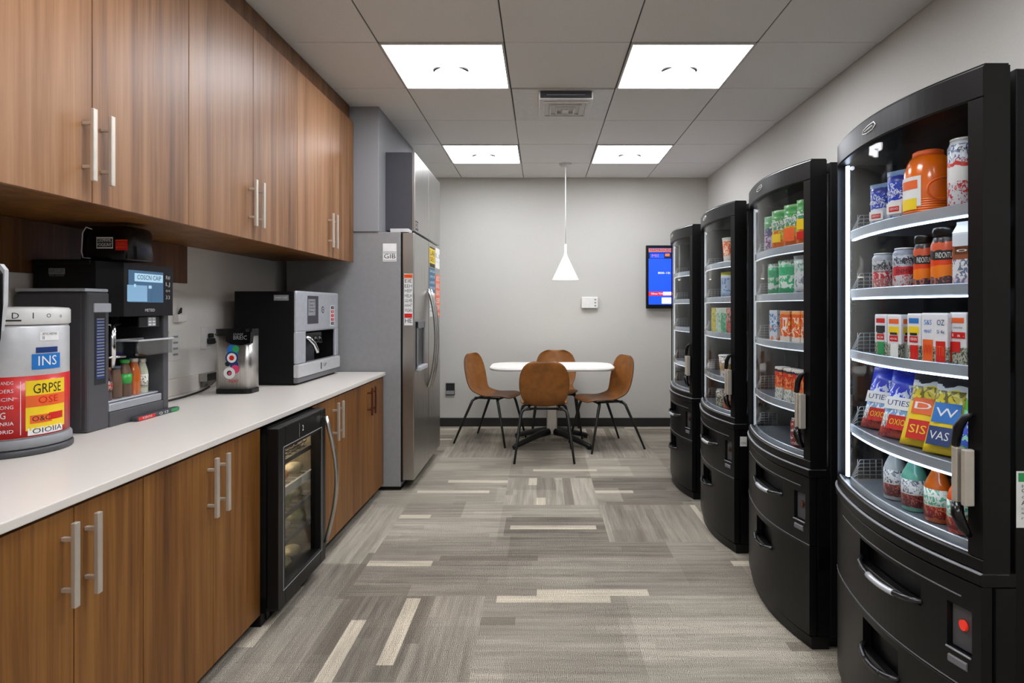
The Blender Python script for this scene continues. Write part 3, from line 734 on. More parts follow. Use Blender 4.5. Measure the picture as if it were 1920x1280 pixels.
# bottles in the bay
ZB = CT+0.094
def bottle(name, label, cat, x, y, z, r, h, mats, neck=0.45, cap='ink', label_z=(0.25, 0.6), grp=None, banked=True, shoulder=0.62):
    t = thing(name, label, cat, (x, y, z), grp)
    if banked: bank(t)
    prof = [(r*0.9, 0), (r, 0.01*h+0.001), (r, h*shoulder), (r*0.85, h*(shoulder+0.1)), (r*neck, h*0.86), (r*neck, h*0.93)]
    MB().lathe((x, y, z), prof, 20).build('body', mats[0], t)
    MB().lathe((x, y, z), [(r*neck*1.15, h*0.905), (r*neck*1.15, h), (r*neck, h*1.0)], 16).build('cap', cap, t)
    if mats[1]: MB().lathe((x, y, z), [(r*1.015, h*label_z[0]), (r*1.015, h*label_z[1])], 20).build('label', mats[1], t)
    return t
amber = plain('amber_syrup', (196, 96, 26), 0.15, coat=0.5); cola = plain('cola_dark', (60, 28, 22), 0.15, coat=0.5); pale_s = plain('pale_syrup', (190, 196, 170), 0.15, coat=0.4)
brownp = plain('brown_powder', (104, 78, 60), 0.4); slate = plain('slate_plastic', (62, 72, 86), 0.4); grn = plain('bright_green', (46, 164, 60), 0.35, coat=0.3)
red_lab = pack('red_black_label', [(0, (60, 24, 24)), (0.3, (150, 34, 34)), (0.75, (40, 22, 22))], [(0.2, 0.9, (220, 160, 140), 160)])
cream_lab = pack('cream_label', [(0, (206, 206, 190)), (0.4, (226, 226, 216))], [(0.1, 0.9, (110, 112, 96), 180)])
bottle('syrup_jar', 'dark red labelled jar nearest the pillar in the coffee machine bay', 'jar', X0-0.055, Ya+0.150, ZB, 0.030, 0.125, (cola, red_lab), 0.8, 'bronze', (0.25, 0.6))
bottle('shaker_bottle', 'brown shaker bottle with a slate grey lid in the coffee machine bay', 'bottle', X0-0.058, Ya+0.215, ZB, 0.026, 0.125, (brownp, None), 0.75, slate, (0.5, 0.6))
bottle('syrup_bottle', 'green labelled bottle in the middle of the coffee machine bay', 'bottle', X0-0.055, Ya+0.268, ZB, 0.025, 0.145, (brownp, grn), 0.6, grn, (0.35, 0.62))
bottle('syrup_bottle', 'amber bottle next to the green one in the coffee machine bay', 'bottle', X0-0.055, Ya+0.320, ZB, 0.024, 0.145, (amber, None), 0.6, 'nickel')
bottle('syrup_bottle', 'clear bottle with cream label right of the amber one in the coffee bay', 'bottle', X0-0.055, Ya+0.370, ZB, 0.023, 0.14, (pale_s, cream_lab), 0.6, 'nickel', (0.15, 0.55))
bottle('syrup_bottle', 'small pale yellow bottle at the far pillar of the coffee machine bay', 'bottle', X0-0.075, Ya+0.408, ZB, 0.016, 0.12, (pale_s, cream_lab), 0.6, 'ink', (0.1, 0.4))

# (d) air fryer on top of it
zf = 1.4565
t = bank(thing('air_fryer', 'glossy black air fryer on top of the tall coffee machine', 'air fryer', (-1.69, 2.37, zf)))
def fr(u, v):
    return None
fm = MB(); n = 28
sect = [(0.0, 0.98), (0.004, 1.0), (0.06, 0.985), (0.10, 0.965), (0.115, 0.94), (0.124, 0.88), (0.129, 0.75), (0.130, 0.5)]
base = rr(-1.712, -1.505, 2.255, 2.40, 0.03, 5); c0 = (-1.608, 2.3275)
rings = [[(c0[0]+(p[0]-c0[0])*s, c0[1]+(p[1]-c0[1])*s, zf+z) for p in base] for z, s in sect]
nb = len(base); fm.add([q for r in rings for q in r], [[i*nb+k, i*nb+(k+1) % nb, (i+1)*nb+(k+1) % nb, (i+1)*nb+k] for i in range(len(rings)-1) for k in range(nb)], 0, True)
fm.add(rings[0], [list(range(nb))[::-1]]); fm.add(rings[-1], [list(range(nb))])
fm.build('body', 'black_gloss', t)
yy = 2.2545
MB().tube([(-1.655, yy+0.001, zf+0.115), (-1.672, yy-0.006, zf+0.122), (-1.682, yy-0.010, zf+0.10), (-1.686, yy-0.01, zf+0.03), (-1.682, yy-0.008, zf+0.008), (-1.660, yy-0.002, zf+0.006)], 0.0022, 8).build('handle', 'silver_light', t)
g = MB(); g.quad((-1.606, yy-0.0005, zf+0.064), RX, UP, 0.062, 0.042, 0); g.quad((-1.606, yy-0.0011, zf+0.064), RX, UP, 0.058, 0.034, 1)
g.text('COOMPAMIC', (-1.606, yy-0.0018, zf+0.073), RX, UP, 0.018, 0, 0.054); g.text('FOGIUNY', (-1.606, yy-0.0018, zf+0.056), RX, UP, 0.018, 0, 0.054); g.build('label', ['ink_white', 'ink'], t)
g = MB(); g.quad((-1.543, yy-0.0005, zf+0.056), RX, UP, 0.046, 0.040, 0); g.quad((-1.543, yy-0.0011, zf+0.074), RX, UP, 0.046, 0.003, 1); g.text('CUALT', (-1.543, yy-0.0012, zf+0.060), RX, UP, 0.012, 1, 0.032); g.text('GERDANAICIG', (-1.543, yy-0.0012, zf+0.047), RX, UP, 0.010, 1, 0.042)
g.build('warning_label', ['red', 'orange'], t)

# (e) water dispenser
cx2, cy2 = -1.588, 3.185
t = bank(thing('tabletop_dispenser', 'small stainless dispenser with a colourful swirl emblem and black top', 'drink dispenser', (cx2, cy2, CT)))
fp = rr(cx2-0.0925, cx2+0.0925, cy2-0.06, cy2+0.06, 0.03, 6)
def scale_pts(p, c, s): return [(c[0]+(x-c[0])*s, c[1]+(y-c[1])*s) for x, y in p]
MB().prism(scale_pts(fp, (cx2, cy2), 1.02), 'z', CT, CT+0.022).build('base', 'black', t)
MB().prism(fp, 'z', CT+0.0225, CT+0.300, 0, True).build('body', 'steel_v', t)
tp = MB().prism(scale_pts(fp, (cx2, cy2), 1.03), 'z', CT+0.3005, CT+0.335)
tp.prism([(cx2-0.03, CT+0.32), (cx2-0.03, CT+0.272), (cx2+0.0, CT+0.256), (cx2+0.05, CT+0.252), (cx2+0.095, CT+0.262), (cx2+0.1, CT+0.32)], 'y', cy2-0.0635, cy2-0.03)
tp.text('BREIC', (cx2+0.045, cy2-0.0636, CT+0.29), RX, UP, 0.03, 1, 0.07); tp.text('sioni', (cx2+0.035, cy2-0.0636, CT+0.31), RX, UP, 0.016, 1, 0.05)
tp.build('top', ['black_gloss', 'ink_grey'], t)
g = MB(); yd = cy2-0.0602
def dsc(x, z, r, mi, k=0, rx=1): g.disc((cx2+x, yd-0.0004*k, CT+z), RX, UP, r, mi, 0.0003, 24, rx)
dsc(0.004, 0.225, 0.030, 0, 0, 1.0); dsc(0.020, 0.232, 0.018, 1, 1); dsc(-0.012, 0.186, 0.0, 2)
dsc(0.0, 0.186, 0.033, 2, 1); dsc(0.0, 0.186, 0.025, 3, 2); dsc(0.0, 0.186, 0.013, 4, 3)
dsc(0.012, 0.150, 0.022, 2, 0); dsc(-0.022, 0.155, 0.013, 5, 1)
dsc(0.018, 0.128, 0.022, 6, 2); dsc(-0.012, 0.108, 0.030, 3, 3); dsc(-0.012, 0.108, 0.013, 5, 4); dsc(-0.010, 0.106, 0.008, 6, 5)
g.text('PAINT', (cx2+0.012, yd-0.0005, CT+0.065), RX, UP, 0.022, 4, 0.05)
g.build('emblem', ['blue', 'green', 'navy', 'paper', 'red', 'ink', 'magenta'], t)

# (f) second coffee machine
Xs, Y0m, Y1m = -1.390, 3.46, 4.14; XBm = -1.75; zt = 1.372
t = bank(thing('coffee_machine', 'wide coffee machine with black side and silver front beside the fridge', 'coffee machine', (-1.55, 3.8, CT)))
b = MB()
b.box(XBm, Xs-0.022, Y0m, Y0m+0.02, CT+0.012, zt, 0.003); b.box(XBm, Xs-0.022, Y1m-0.02, Y1m, CT+0.012, zt, 0.003)
b.box(XBm, Xs-0.022, Y0m+0.02, Y1m-0.02, zt-0.02, zt, 0.003); b.box(XBm, XBm+0.2, Y0m+0.02, Y1m-0.02, CT+0.012, zt-0.02); b.box(XBm, Xs-0.022, Y0m+0.02, Y1m-0.02, CT+0.012, CT+0.06)
b.build('body', 'black_side', t)
MB().box(XBm+0.02, Xs-0.02, Y0m+0.02, Y1m-0.02, CT, CT+0.012).build('feet', 'black', t)
f = MB()
f.box(Xs-0.020, Xs, Y0m-0.002, Y1m+0.002, 1.135, zt+0.004, 0.010)                         # upper fascia
f.box(Xs-0.020, Xs, Y0m-0.002, Y0m+0.13, 0.955, 1.140, 0.006); f.box(Xs-0.020, Xs, Y1m-0.05, Y1m+0.002, 0.955, 1.140, 0.006)
f.build('front', 'silver', t)
MB().box(XBm+0.201, XBm+0.206, Y0m+0.03, Y1m-0.03, CT+0.07, 1.14).build('bay_back', 'mid_grey', t)
lt = MB().box(Xs-0.021, Xs+0.012, Y0m-0.002, Y1m+0.002, 0.875, 0.952, 0.006); lt.box(Xs+0.012, Xs+0.014, 3.79, 3.80, 0.895, 0.935, 0, 1); lt.text('UP', (Xs+0.0122, 3.86, 0.915), RY, UP, 0.03, 1, 0.05)
lt.build('drip_tray', ['silver_light', 'ink'], t)
MB().box(Xs-0.021, Xs+0.006, Y0m, Y1m, CT+0.013, 0.874, 0.003).build('plinth', 'mid_grey', t)
MB().box(Xs-0.11, Xs, Y0m+0.14, Y1m-0.06, 0.953, 0.960, 0.001).build('drip_grid', 'chrome', t)
g = MB(); g.quad((Xs+0.0002, Y0m+0.235, 1.265), RY, UP, 0.17, 0.17, 0); g.quad((Xs+0.0008, Y0m+0.215, 1.280), RY, UP, 0.11, 0.10, 1)
for k, s in enumerate(('Eolai Caf', 'Lungo 2', 'Creme', 'Latte 4')): g.text(s, (Xs+0.0014, Y0m+0.215, 1.315-k*0.02), RY, UP, 0.013, 2, 0.08)
g.build('menu_display', ['charcoal', 'ink_grey', 'ink'], t)
g = MB(); g.disc((Xs+0.0002, Y0m+0.395, 1.265), RY, UP, 0.022, 0, 0.0008, 20); g.disc((Xs+0.0010, Y0m+0.395, 1.265), RY, UP, 0.014, 1, 0.0006, 20); g.disc((Xs+0.0016, Y0m+0.395, 1.265), RY, UP, 0.007, 0, 0.0006, 20); g.build('badge', ['charcoal', 'silver_light'], t)
g = MB(); g.quad((Xs+0.0002, Y0m+0.565, 1.225), RY, UP, 0.07, 0.135, 0)
for k in range(5): g.quad((Xs+0.0008, Y0m+0.565, 1.278-k*0.026), RY, UP, 0.05, 0.019, 2 if k in (1, 2, 3) else 1); g.text('AETSN'[k], (Xs+0.0016, Y0m+0.565, 1.278-k*0.026), RY, UP, 0.018, 3, 0.02)
g.build('key_pad', ['paper', 'ink', 'red', 'ink_white'], t)
MB().quad((XBm+0.27, Y0m-0.0005, 1.335), RX, UP, 0.085, 0.032).text('SMARTCAFE', (XBm+0.27, Y0m-0.0012, 1.335), RX, UP, 0.014, 1, 0.07).build('side_label', ['ink_grey', 'ink_white'], t)
br = MB().box(Xs-0.13, Xs-0.012, Y0m+0.15, Y0m+0.42, 1.07, 1.134, 0.02, 0, 3); br.tube([(Xs-0.02, Y0m+0.30, 1.10), (Xs-0.01, Y0m+0.30, 1.06)], 0.02, 12); br.tube([(Xs-0.02, Y0m+0.37, 1.10), (Xs-0.01, Y0m+0.37, 1.055)], 0.018, 12)
br.build('brew_group', 'black_gloss', t)
MB().tube([(Xs-0.03, Y0m+0.155, 1.105), (Xs+0.0, Y0m+0.17, 1.095), (Xs+0.02, Y0m+0.20, 1.06), (Xs+0.028, Y0m+0.225, 1.02), (Xs+0.028, Y0m+0.23, 1.005)], 0.014, 12, radii=[0.012, 0.014, 0.014, 0.013, 0.011]).build('steam_wand', 'chrome', t)

# outlets on the left wall
def outlet(label, x, y, z, w, h, plug=True, dark=False):
    t = bank(thing('wall_outlet', label, 'outlet', (x, y, z)))
    MB().box(x, x+0.007, y-w/2, y+w/2, z-h/2, z+h/2, 0.002).build('plate', 'white' if not dark else 'base_black', t)
    if plug:
        b = MB().box(x+0.008, x+0.035, y-0.01, y+0.035, z-0.035, z-0.002, 0.006); b.box(x+0.008, x+0.028, y-0.0, y+0.03, z+0.0, z+0.025, 0.005)
        b.tube([(x+0.03, y+0.02, z-0.02), (x+0.05, y+0.05, z-0.03), (x+0.03, y+0.08, z-0.01), (x+0.012, y+0.07, z+0.02)], 0.005, 8)
        b.build('plug', 'ink', t)
    else:
        b = MB()
        for k in range(4): b.box(x+0.007, x+0.0078, y-0.02, y+0.02, z-0.05+k*0.03, z-0.04+k*0.03)
        b.build('socket', 'ink_grey', t)
    return t
outlet('white wall outlet with a black plug, behind the small stainless dispenser', XW, 3.37, 1.11, 0.115, 0.125)
outlet('tall white wall plate just beyond the tall coffee machine', XW, 3.08, 1.085, 0.10, 0.15, False)
t = bank(thing('plug_adapter', 'small white plug adapter on the wall above the tall white plate', 'plug adapter', (XW, 3.10, 1.22)))
MB().box(XW, XW+0.03, 3.07, 3.14, 1.205, 1.245, 0.005).build('body', 'white', t)
MB().tube([(XW+0.02, 3.085, 1.244), (XW+0.025, 3.095, 1.27), (XW+0.012, 3.12, 1.275), (XW+0.01, 3.12, 1.25)], 0.005, 8).build('wire', 'ink', t)
t = bank(thing('junction_box', 'small dull metal box on the white upstand behind the stainless dispenser', 'junction box', (XW+0.02, 3.33, CT+0.03)))
MB().box(XW+0.017, XW+0.06, 3.27, 3.39, CT+0.045, CT+0.088, 0.003).build('cover', 'steel', t)
MB().prism([(XW+0.017, CT+0.044), (XW+0.058, CT+0.044), (XW+0.03, CT+0.012), (XW+0.017, CT+0.012)], 'y', 3.285, 3.375).build('elbow', 'steel_dark', t)
pts = [(XW+0.04, 3.33, CT+0.010), (XW+0.06, 3.25, CT+0.006), (XW+0.09, 3.12, CT+0.006), (XW+0.11, 2.98, CT+0.006), (XW+0.11, 2.80, CT+0.006), (XW+0.08, 2.64, CT+0.006)]
ob = bank(MB().tube(pts, 0.005, 8).build('power_cord', 'ink', None, (XW+0.1, 3.0, CT))); tag(ob, 'black power cord lying on the worktop behind the machines', 'cord')

# ------------------------------------------------------------------ dining set
TX, TY = 0.095, 5.72
t = thing('dining_table', 'white round-cornered table on a black four-foot pedestal', 'table', (TX, TY, 0))
tt = MB(); op = rr(TX-0.575, TX+0.575, TY-0.31, TY+0.31, 0.19, 12)
tt.prism(scale_pts(op, (TX, TY), 0.985), 'z', 0.705, 0.713, 0, True); tt.prism(op, 'z', 0.712, 0.732, 0, True); tt.prism(scale_pts(op, (TX, TY), 0.99), 'z', 0.7315, 0.736, 0, True)
tt.build('tabletop', 'table_white', t)
MB().box(TX-0.05, TX+0.05, TY-0.04, TY+0.04, 0.085, 0.70, 0.01).build('column', 'steel_v', t)
MB().box(TX-0.16, TX+0.16, TY-0.14, TY+0.14, 0.694, 0.7045, 0.004).build('mounting_plate', 'black', t)
for sx, sy in ((-1, -1), (1, -1), (-1, 1), (1, 1)):
    pts = [(TX+sx*0.03, TY+sy*0.025, 0.115), (TX+sx*0.12, TY+sy*0.09, 0.10), (TX+sx*0.24, TY+sy*0.18, 0.06), (TX+sx*0.335, TY+sy*0.25, 0.028), (TX+sx*0.355, TY+sy*0.265, 0.022)]
    fo = MB().tube(pts, 0.03, 10, radii=[0.034, 0.03, 0.026, 0.022, 0.012]).build('foot', 'leg_black', t)
    MB().lathe((TX+sx*0.335, TY+sy*0.25, 0), [(0.022, 0), (0.024, 0.004), (0.018, 0.012)], 14).build('glide', 'black', fo)

def chair_shell():
    """bent shell: profile in the y-z plane (front of the seat towards +y), width varies along it"""
    prof = [(-0.250, 0.832), (-0.247, 0.815), (-0.240, 0.785), (-0.224, 0.72), (-0.207, 0.64), (-0.191, 0.565), (-0.172, 0.505), (-0.140, 0.463), (-0.09, 0.446), (-0.02, 0.442), (0.06, 0.446), (0.14, 0.452), (0.19, 0.448), (0.215, 0.438), (0.228, 0.426)]
    wid = [0.085, 0.135, 0.176, 0.205, 0.214, 0.208, 0.190, 0.172, 0.172, 0.190, 0.210, 0.216, 0.204, 0.178, 0.13]
    nseg = 16
    def surf(off):
        vs = []
        for i, ((y, z), w) in enumerate(zip(prof, wid)):
            a = prof[max(i-1, 0)]; b_ = prof[min(i+1, len(prof)-1)]
            ty, tz = b_[0]-a[0], b_[1]-a[1]; L = math.hypot(ty, tz); ny, nz = -tz/L, ty/L      # towards the sitter
            if nz < 0 and i > 7: ny, nz = -ny, -nz
            for k in range(nseg+1):
                s = -1+2*k/nseg
                cup = 0.034*s*s if i < 9 else 0.014*s*s
                edge = 1.0
                vs.append((s*w, y+ny*(off+cup), z+nz*(off+cup)))
        return vs
    top, bot = surf(0.0), surf(-0.011)
    m = MB(); R = nseg+1; nr = len(prof)
    fs = [[i*R+k, i*R+k+1, (i+1)*R+k+1, (i+1)*R+k] for i in range(nr-1) for k in range(nseg)]
    m.add(top, fs, 0, True); m.add(bot, [f[::-1] for f in fs], 0, True)
    n0 = len(top); loop = [k for k in range(R)]+[i*R+R-1 for i in range(1, nr)]+[(nr-1)*R+k for k in range(R-2, -1, -1)]+[i*R for i in range(nr-2, 0, -1)]
    both = top+bot
    m.add(both, [[loop[k], loop[(k+1) % len(loop)], loop[(k+1) % len(loop)]+n0, loop[k]+n0] for k in range(len(loop))], 1, True)
    return m
ch0 = thing('dining_chair', '', 'chair', (0, 0, 0), 'brown leather chairs around the white table')
so = chair_shell().build('seat_shell', ['leather', 'leather_edge'], ch0)
md = so.modifiers.new('round', 'SUBSURF'); md.levels = 1; md.render_levels = 2
dg = bpy.context.evaluated_depsgraph_get()
me2 = bpy.data.meshes.new_from_object(so.evaluated_get(dg)); so.modifiers.clear(); so.data = me2
fr_ = MB()
for s in (-1, 1): fr_.tube([(s*0.13, -0.12, 0.424), (s*0.13, 0.13, 0.428)], 0.010, 8)
for y in (-0.10, 0.12): fr_.tube([(-0.15, y, 0.422), (0.15, y, 0.422)], 0.010, 8)
fr_.build('underframe', 'leg_black', ch0)
for sx in (-1, 1):
    for sy, yf, yt in ((-1, -0.285, -0.10), (1, 0.245, 0.12)):
        pts = [(sx*0.11, yt, 0.420), (sx*0.165, yt*1.08, 0.418), (sx*0.188, yt*1.2, 0.402), (sx*0.198, yt*1.3, 0.37), (sx*0.222, (yt*1.3+yf)/2, 0.19), (sx*0.246, yf, 0.0)]
        MB().tube(pts, 0.012, 10, radii=[0.012, 0.0125, 0.013, 0.013, 0.0115, 0.009]).build('leg', 'leg_black', ch0)
spots = [(0.02, 5.235, 0, 'brown leather chair with its back to the camera, in front of the table'),
         (-0.475, 5.83, -90-21, 'brown leather chair on the fridge side of the table'),
         (0.575, 5.60, 90+21, 'brown leather chair on the vending machine side of the table'),
         (0.145, 6.125, 180, 'brown leather chair behind the table, against the back wall')]
for i, (x, y, a, lbl) in enumerate(spots):
    c = ch0 if i == 0 else dup(ch0)
    c.location = (x, y, 0); c.rotation_euler = (0, 0, math.radians(a)); c['label'] = lbl

# pendant
px_, py_ = 0.23, 5.9
t = thing('pendant_lamp', 'white cone pendant lamp hanging above the dining table', 'pendant lamp', (px_, py_, CEIL))
MB().lathe((px_, py_, CEIL), [(0.028, -0.034), (0.05, -0.022), (0.065, -0.002), (0.065, 0.001)], 28).build('ceiling_rose', 'white_frame', t)
MB().tube([(px_, py_, CEIL-0.034), (px_, py_, 1.89)], 0.0045, 8).build('cable', 'cable_white', t)
sh = MB().lathe((px_, py_, 0), [(0.127, 1.552), (0.016, 1.785), (0.011, 1.81), (0.010, 1.89), (0.004, 1.894)], 40)
sh.lathe((px_, py_, 0), [(0.125, 1.552), (0.014, 1.78)], 40)
sh.build('lamp_shade', 'lamp_white', t)
MB().lathe((px_, py_, 0), [(0.001, 1.60), (0.025, 1.61), (0.03, 1.635), (0.018, 1.665), (0.012, 1.70)], 16).build('bulb', emit('bulb_glow', (255, 246, 230), 12.0), t)

# back wall fittings
t = thing('wall_screen', 'black framed wall screen with a blue display on the back wall', 'screen', (1.35, 6.5, 1.28))
tx0, tx1, tz0, tz1 = 1.112, 1.60, 1.268, 1.940
MB().box(tx0, tx1, 6.455, 6.50, tz0, tz1, 0.004).box(tx0+0.1, tx1-0.1, 6.50, 6.529, tz0+0.15, tz1-0.15).build('frame', 'black', t)
g = MB(); yv = 6.4548; w = 0.44; cxv = (tx0+tx1)/2
g.quad((cxv, yv, 1.61), RX, UP, w, 0.60, 0, 0.0004)
g.quad((cxv, yv-0.0005, 1.888), RX, UP, w, 0.035, 1, 0.0003); g.quad((cxv, yv-0.0005, 1.83), RX, UP, w, 0.065, 2, 0.0003); g.quad((cxv-0.13, yv-0.001, 1.828), RX, UP, 0.15, 0.05, 0, 0.0003); g.quad((cxv-0.02, yv-0.001, 1.838), RX, UP, 0.05, 0.03, 1, 0.0003)
g.quad((cxv, yv-0.0005, 1.425), RX, UP, w, 0.045, 3, 0.0003); g.quad((cxv-0.02, yv-0.001, 1.427), RX, UP, 0.09, 0.035, 4, 0.0003); g.quad((cxv+0.02, yv-0.0005, 1.352), RX, UP, 0.20, 0.065, 4, 0.0003)
g.text('FEATROUDIEE TONER', (cxv, yv-0.001, 1.888), RX, UP, 0.03, 2, w*0.95); g.text('MII', (cxv-0.15, yv-0.0015, 1.828), RX, UP, 0.04, 1, 0.07); g.text('800-10: Uhe', (cxv-0.01, yv-0.0006, 1.645), RX, UP, 0.03, 4, 0.22); g.text('Olloso TOCR', (cxv-0.12, yv-0.001, 1.425), RX, UP, 0.025, 4, 0.15)
g.build('display', ['screen_blue', 'screen_orange', 'screen_dark', 'screen_red', 'screen_white'], t)
t = thing('thermostat', 'small white thermostat box on the back wall', 'thermostat', (0.513, 6.52, 1.27))
MB().box(0.425, 0.60, 6.49, 6.529, 1.270, 1.392, 0.008, 0, 3).build('case', 'white', t)
g = MB()
for k in range(3): g.box(0.562, 0.582, 6.4885, 6.4905, 1.29+k*0.032, 1.306+k*0.032, 0.001)
g.build('keys', 'ink_grey', t)
t = thing('wall_outlet', 'dark outlet low on the back wall beside the fridge', 'outlet', (-0.985, 6.52, 0.335))
MB().box(-1.032, -0.938, 6.515, 6.529, 0.335, 0.47, 0.004).build('plate', 'base_black', t)
MB().box(-1.028, -0.942, 6.511, 6.5155, 0.345, 0.385, 0.001).box(-1.032, -0.938, 6.510, 6.5155, 0.464, 0.471, 0.001).build('socket', 'ink_grey', t)

# ------------------------------------------------------------------ vending machines
VY = 1.375; VW = 0.77; VXB = 1.075; VXR = 1.775
PRO = [(0.0, 1.0), (0.10, 0.972), (0.20, 0.953), (0.30, 0.945), (0.40, 0.948), (0.50, 0.961), (0.60, 0.981), (0.67, 1.0), (0.72, 1.021), (0.755, 1.045), (0.77, 1.07)]
def xf(u):
    u = max(0, min(VW, u))
    for k in range(len(PRO)-1):
        if u <= PRO[k+1][0]: break
    p0 = PRO[max(k-1, 0)]; p1 = PRO[k]; p2 = PRO[k+1]; p3 = PRO[min(k+2, len(PRO)-1)]
    h = p2[0]-p1[0]; s = (u-p1[0])/h
    m1 = (p2[1]-p0[1])/(p2[0]-p0[0])*h; m2 = (p3[1]-p1[1])/(p3[0]-p1[0])*h
    return (2*s**3-3*s*s+1)*p1[1]+(s**3-2*s*s+s)*m1+(-2*s**3+3*s*s)*p2[1]+(s**3-s*s)*m2
def slab(b, u0, u1, z0, z1, front=0.0, back=None, depth=None, n=None, mi=0, cham=0.004):
    """bowed slab: outer face follows the front profile (+front inwards), inner face at x=back or depth behind"""
    n = n or max(2, int((u1-u0)/0.025)+1)
    us = [u0+(u1-u0)*k/n for k in range(n+1)]
    O, I = [], []
    for u in us:
        xo = xf(u)+front; O.append(xo); I.append(back if back is not None else xo+depth)
    c = min(cham, (z1-z0)/3)
    # section loop: chamfered front edges
    vs = []
    for u, xo, xi in zip(us, O, I):
        y = VY+u
        vs += [(xi, y, z0), (xo+c, y, z0), (xo, y, z0+c), (xo, y, z1-c), (xo+c, y, z1), (xi, y, z1)]
    q = 6
    fs = [[i*q+k, (i+1)*q+k, (i+1)*q+(k+1) % q, i*q+(k+1) % q] for i in range(n) for k in range(q)]
    b.add(vs, fs, mi, False); b.add(vs[:q], [list(range(q))], mi); b.add(vs[-q:], [list(range(q))[::-1]], mi)
    return b
def panel(b, u0, u1, z0, z1, holes, depth=0.025, mi=0, front=0.0):
    us = sorted({u0, u1, *[h[0] for h in holes], *[h[1] for h in holes]})
    # strips in u, each split in z where a hole crosses it
    for a, c in zip(us[:-1], us[1:]):
        zs = [z0]
        for h in sorted(holes, key=lambda h: h[2]):
            if h[0] <= a+1e-6 and h[1] >= c-1e-6: zs += [h[2], h[3]]
        zs.append(z1)
        for k in range(0, len(zs), 2): slab(b, a, c, zs[k], zs[k+1], front, None, depth, None, mi, 0.0015)
    return b

VG = 'black bow-fronted vending machines'
v0 = thing('vending_machine', '', 'vending machine', (1.4, VY+VW/2, 0), VG)
b = MB()
b.box(VXB, VXR, VY, VY+0.02, 0.05, 1.822, 0.003); b.box(VXB, VXR, VY+VW-0.02, VY+VW, 0.05, 1.822, 0.003)
b.box(VXB, VXR, VY+0.02, VY+VW-0.02, 1.79, 1.822); b.box(1.58, VXR, VY+0.02, VY+VW-0.02, 0.05, 1.79); b.box(VXB, 1.58, VY+0.02, VY+VW-0.02, 0.05, 0.675)
b.build('cabinet', 'black_side', v0)
b = MB().box(1.560, 1.579, VY+0.022, VY+VW-0.022, 0.68, 1.785); b.box(VXB+0.002, 1.558, VY+VW-0.030, VY+VW-0.022, 0.68, 1.785); b.box(VXB+0.002, 1.558, VY+0.022, VY+0.030, 0.68, 1.785)
b.box(VXB+0.002, 1.558, VY+0.032, VY+VW-0.032, 0.676, 0.682); b.box(VXB+0.002, 1.558, VY+0.032, VY+VW-0.032, 1.775, 1.785)
for k in range(16): b.box(1.552, 1.559, VY+0.05+k*0.02, VY+0.058+k*0.02, 1.20, 1.30)
for zz in (1.0, 1.2, 1.4, 1.6): b.box(1.05+0.15, 1.05+0.22, VY+VW-0.036, VY+VW-0.03, zz-0.02, zz+0.05, 0.003)
LINER = b.build('liner', 'liner', v0)
b = MB().box(VXB, VXR-0.03, VY+0.03, VY+VW-0.03, 0.0, 0.05)
slab(b, 0.01, VW-0.02, 0.0, 0.048, 0.012, VXB)
b.build('skirt', 'black', v0)
# door
b = MB()
slab(b, 0.0, VW, 1.757, 1.83, 0, 1.062); slab(b, 0.0, VW, 0.676, 0.708, 0, 1.062)
slab(b, 0.0, 0.034, 0.708, 1.757, 0, 1.062, cham=0.001); slab(b, 0.69, VW, 0.708, 1.757, 0, 1.062, cham=0.001)
for k in range(2): slab(b, 0.002, VW-0.004, 1.8305+k*0.002, 1.8325+k*0.002, 0.006, 1.06, cham=0.0005)
door = b.build('door', 'black', v0)
b = MB(); slab(b, 0.030, 0.694, 0.705, 1.760, 0.014, None, 0.004, 28, 0, 0.0005); b.build('glass', 'glass', door)
b = MB(); slab(b, 0.034, 0.69, 0.708, 0.7125, 0.006, None, 0.006); b.build('glass_trim', 'silver', door)
# emblem on the fascia
def on_front(u, z, out=0.0006): return (xf(u)-out, VY+u, z)
loop = [(0.0, -0.006), (0.02, -0.011), (0.05, -0.008), (0.062, 0.002), (0.055, 0.011), (0.03, 0.009), (0.006, 0.004)]
em = MB().tube([on_front(0.42-p[0]*1.25, 1.797+p[1], 0.001) for p in loop+[loop[0]]], 0.0016, 6); em.tube([on_front(0.42-0.015, 1.795, 0.001), on_front(0.42-0.06, 1.800, 0.001)], 0.002, 6)
em.build('emblem', 'ink_white', door)
# handle
hb = MB(); u1_ = 0.020
def HP(du, dx, z): return (xf(0.02)-dx, VY+u1_+du, z)
hl = MB()
hl.box(xf(0.02)-0.030, xf(0.02)-0.006, VY+0.008, VY+0.022, 0.825, 0.955, 0.003); hl.box(xf(0.04)-0.026, xf(0.04)-0.004, VY+0.034, VY+0.052, 0.825, 0.955, 0.003)
hl.box(xf(0.04)-0.012, xf(0.04)-0.002, VY+0.018, VY+0.036, 0.83, 0.95, 0.001, 1)
hnd = hl.build('door_handle', ['nickel', 'ink'], door)
MB().tube([HP(-0.002, 0.004, 1.035), HP(0.008, 0.016, 1.025), HP(0.018, 0.024, 1.00), HP(0.026, 0.026, 0.958)], 0.009, 8, radii=[0.004, 0.009, 0.011, 0.010]).build('lever', 'black', hnd)
MB().tube([HP(0.02, 0.026, 0.826), HP(0.012, 0.03, 0.80), HP(0.0, 0.026, 0.775), HP(-0.004, 0.012, 0.755)], 0.011, 8, radii=[0.013, 0.014, 0.012, 0.006]).build('hook', 'black_gloss', hnd)
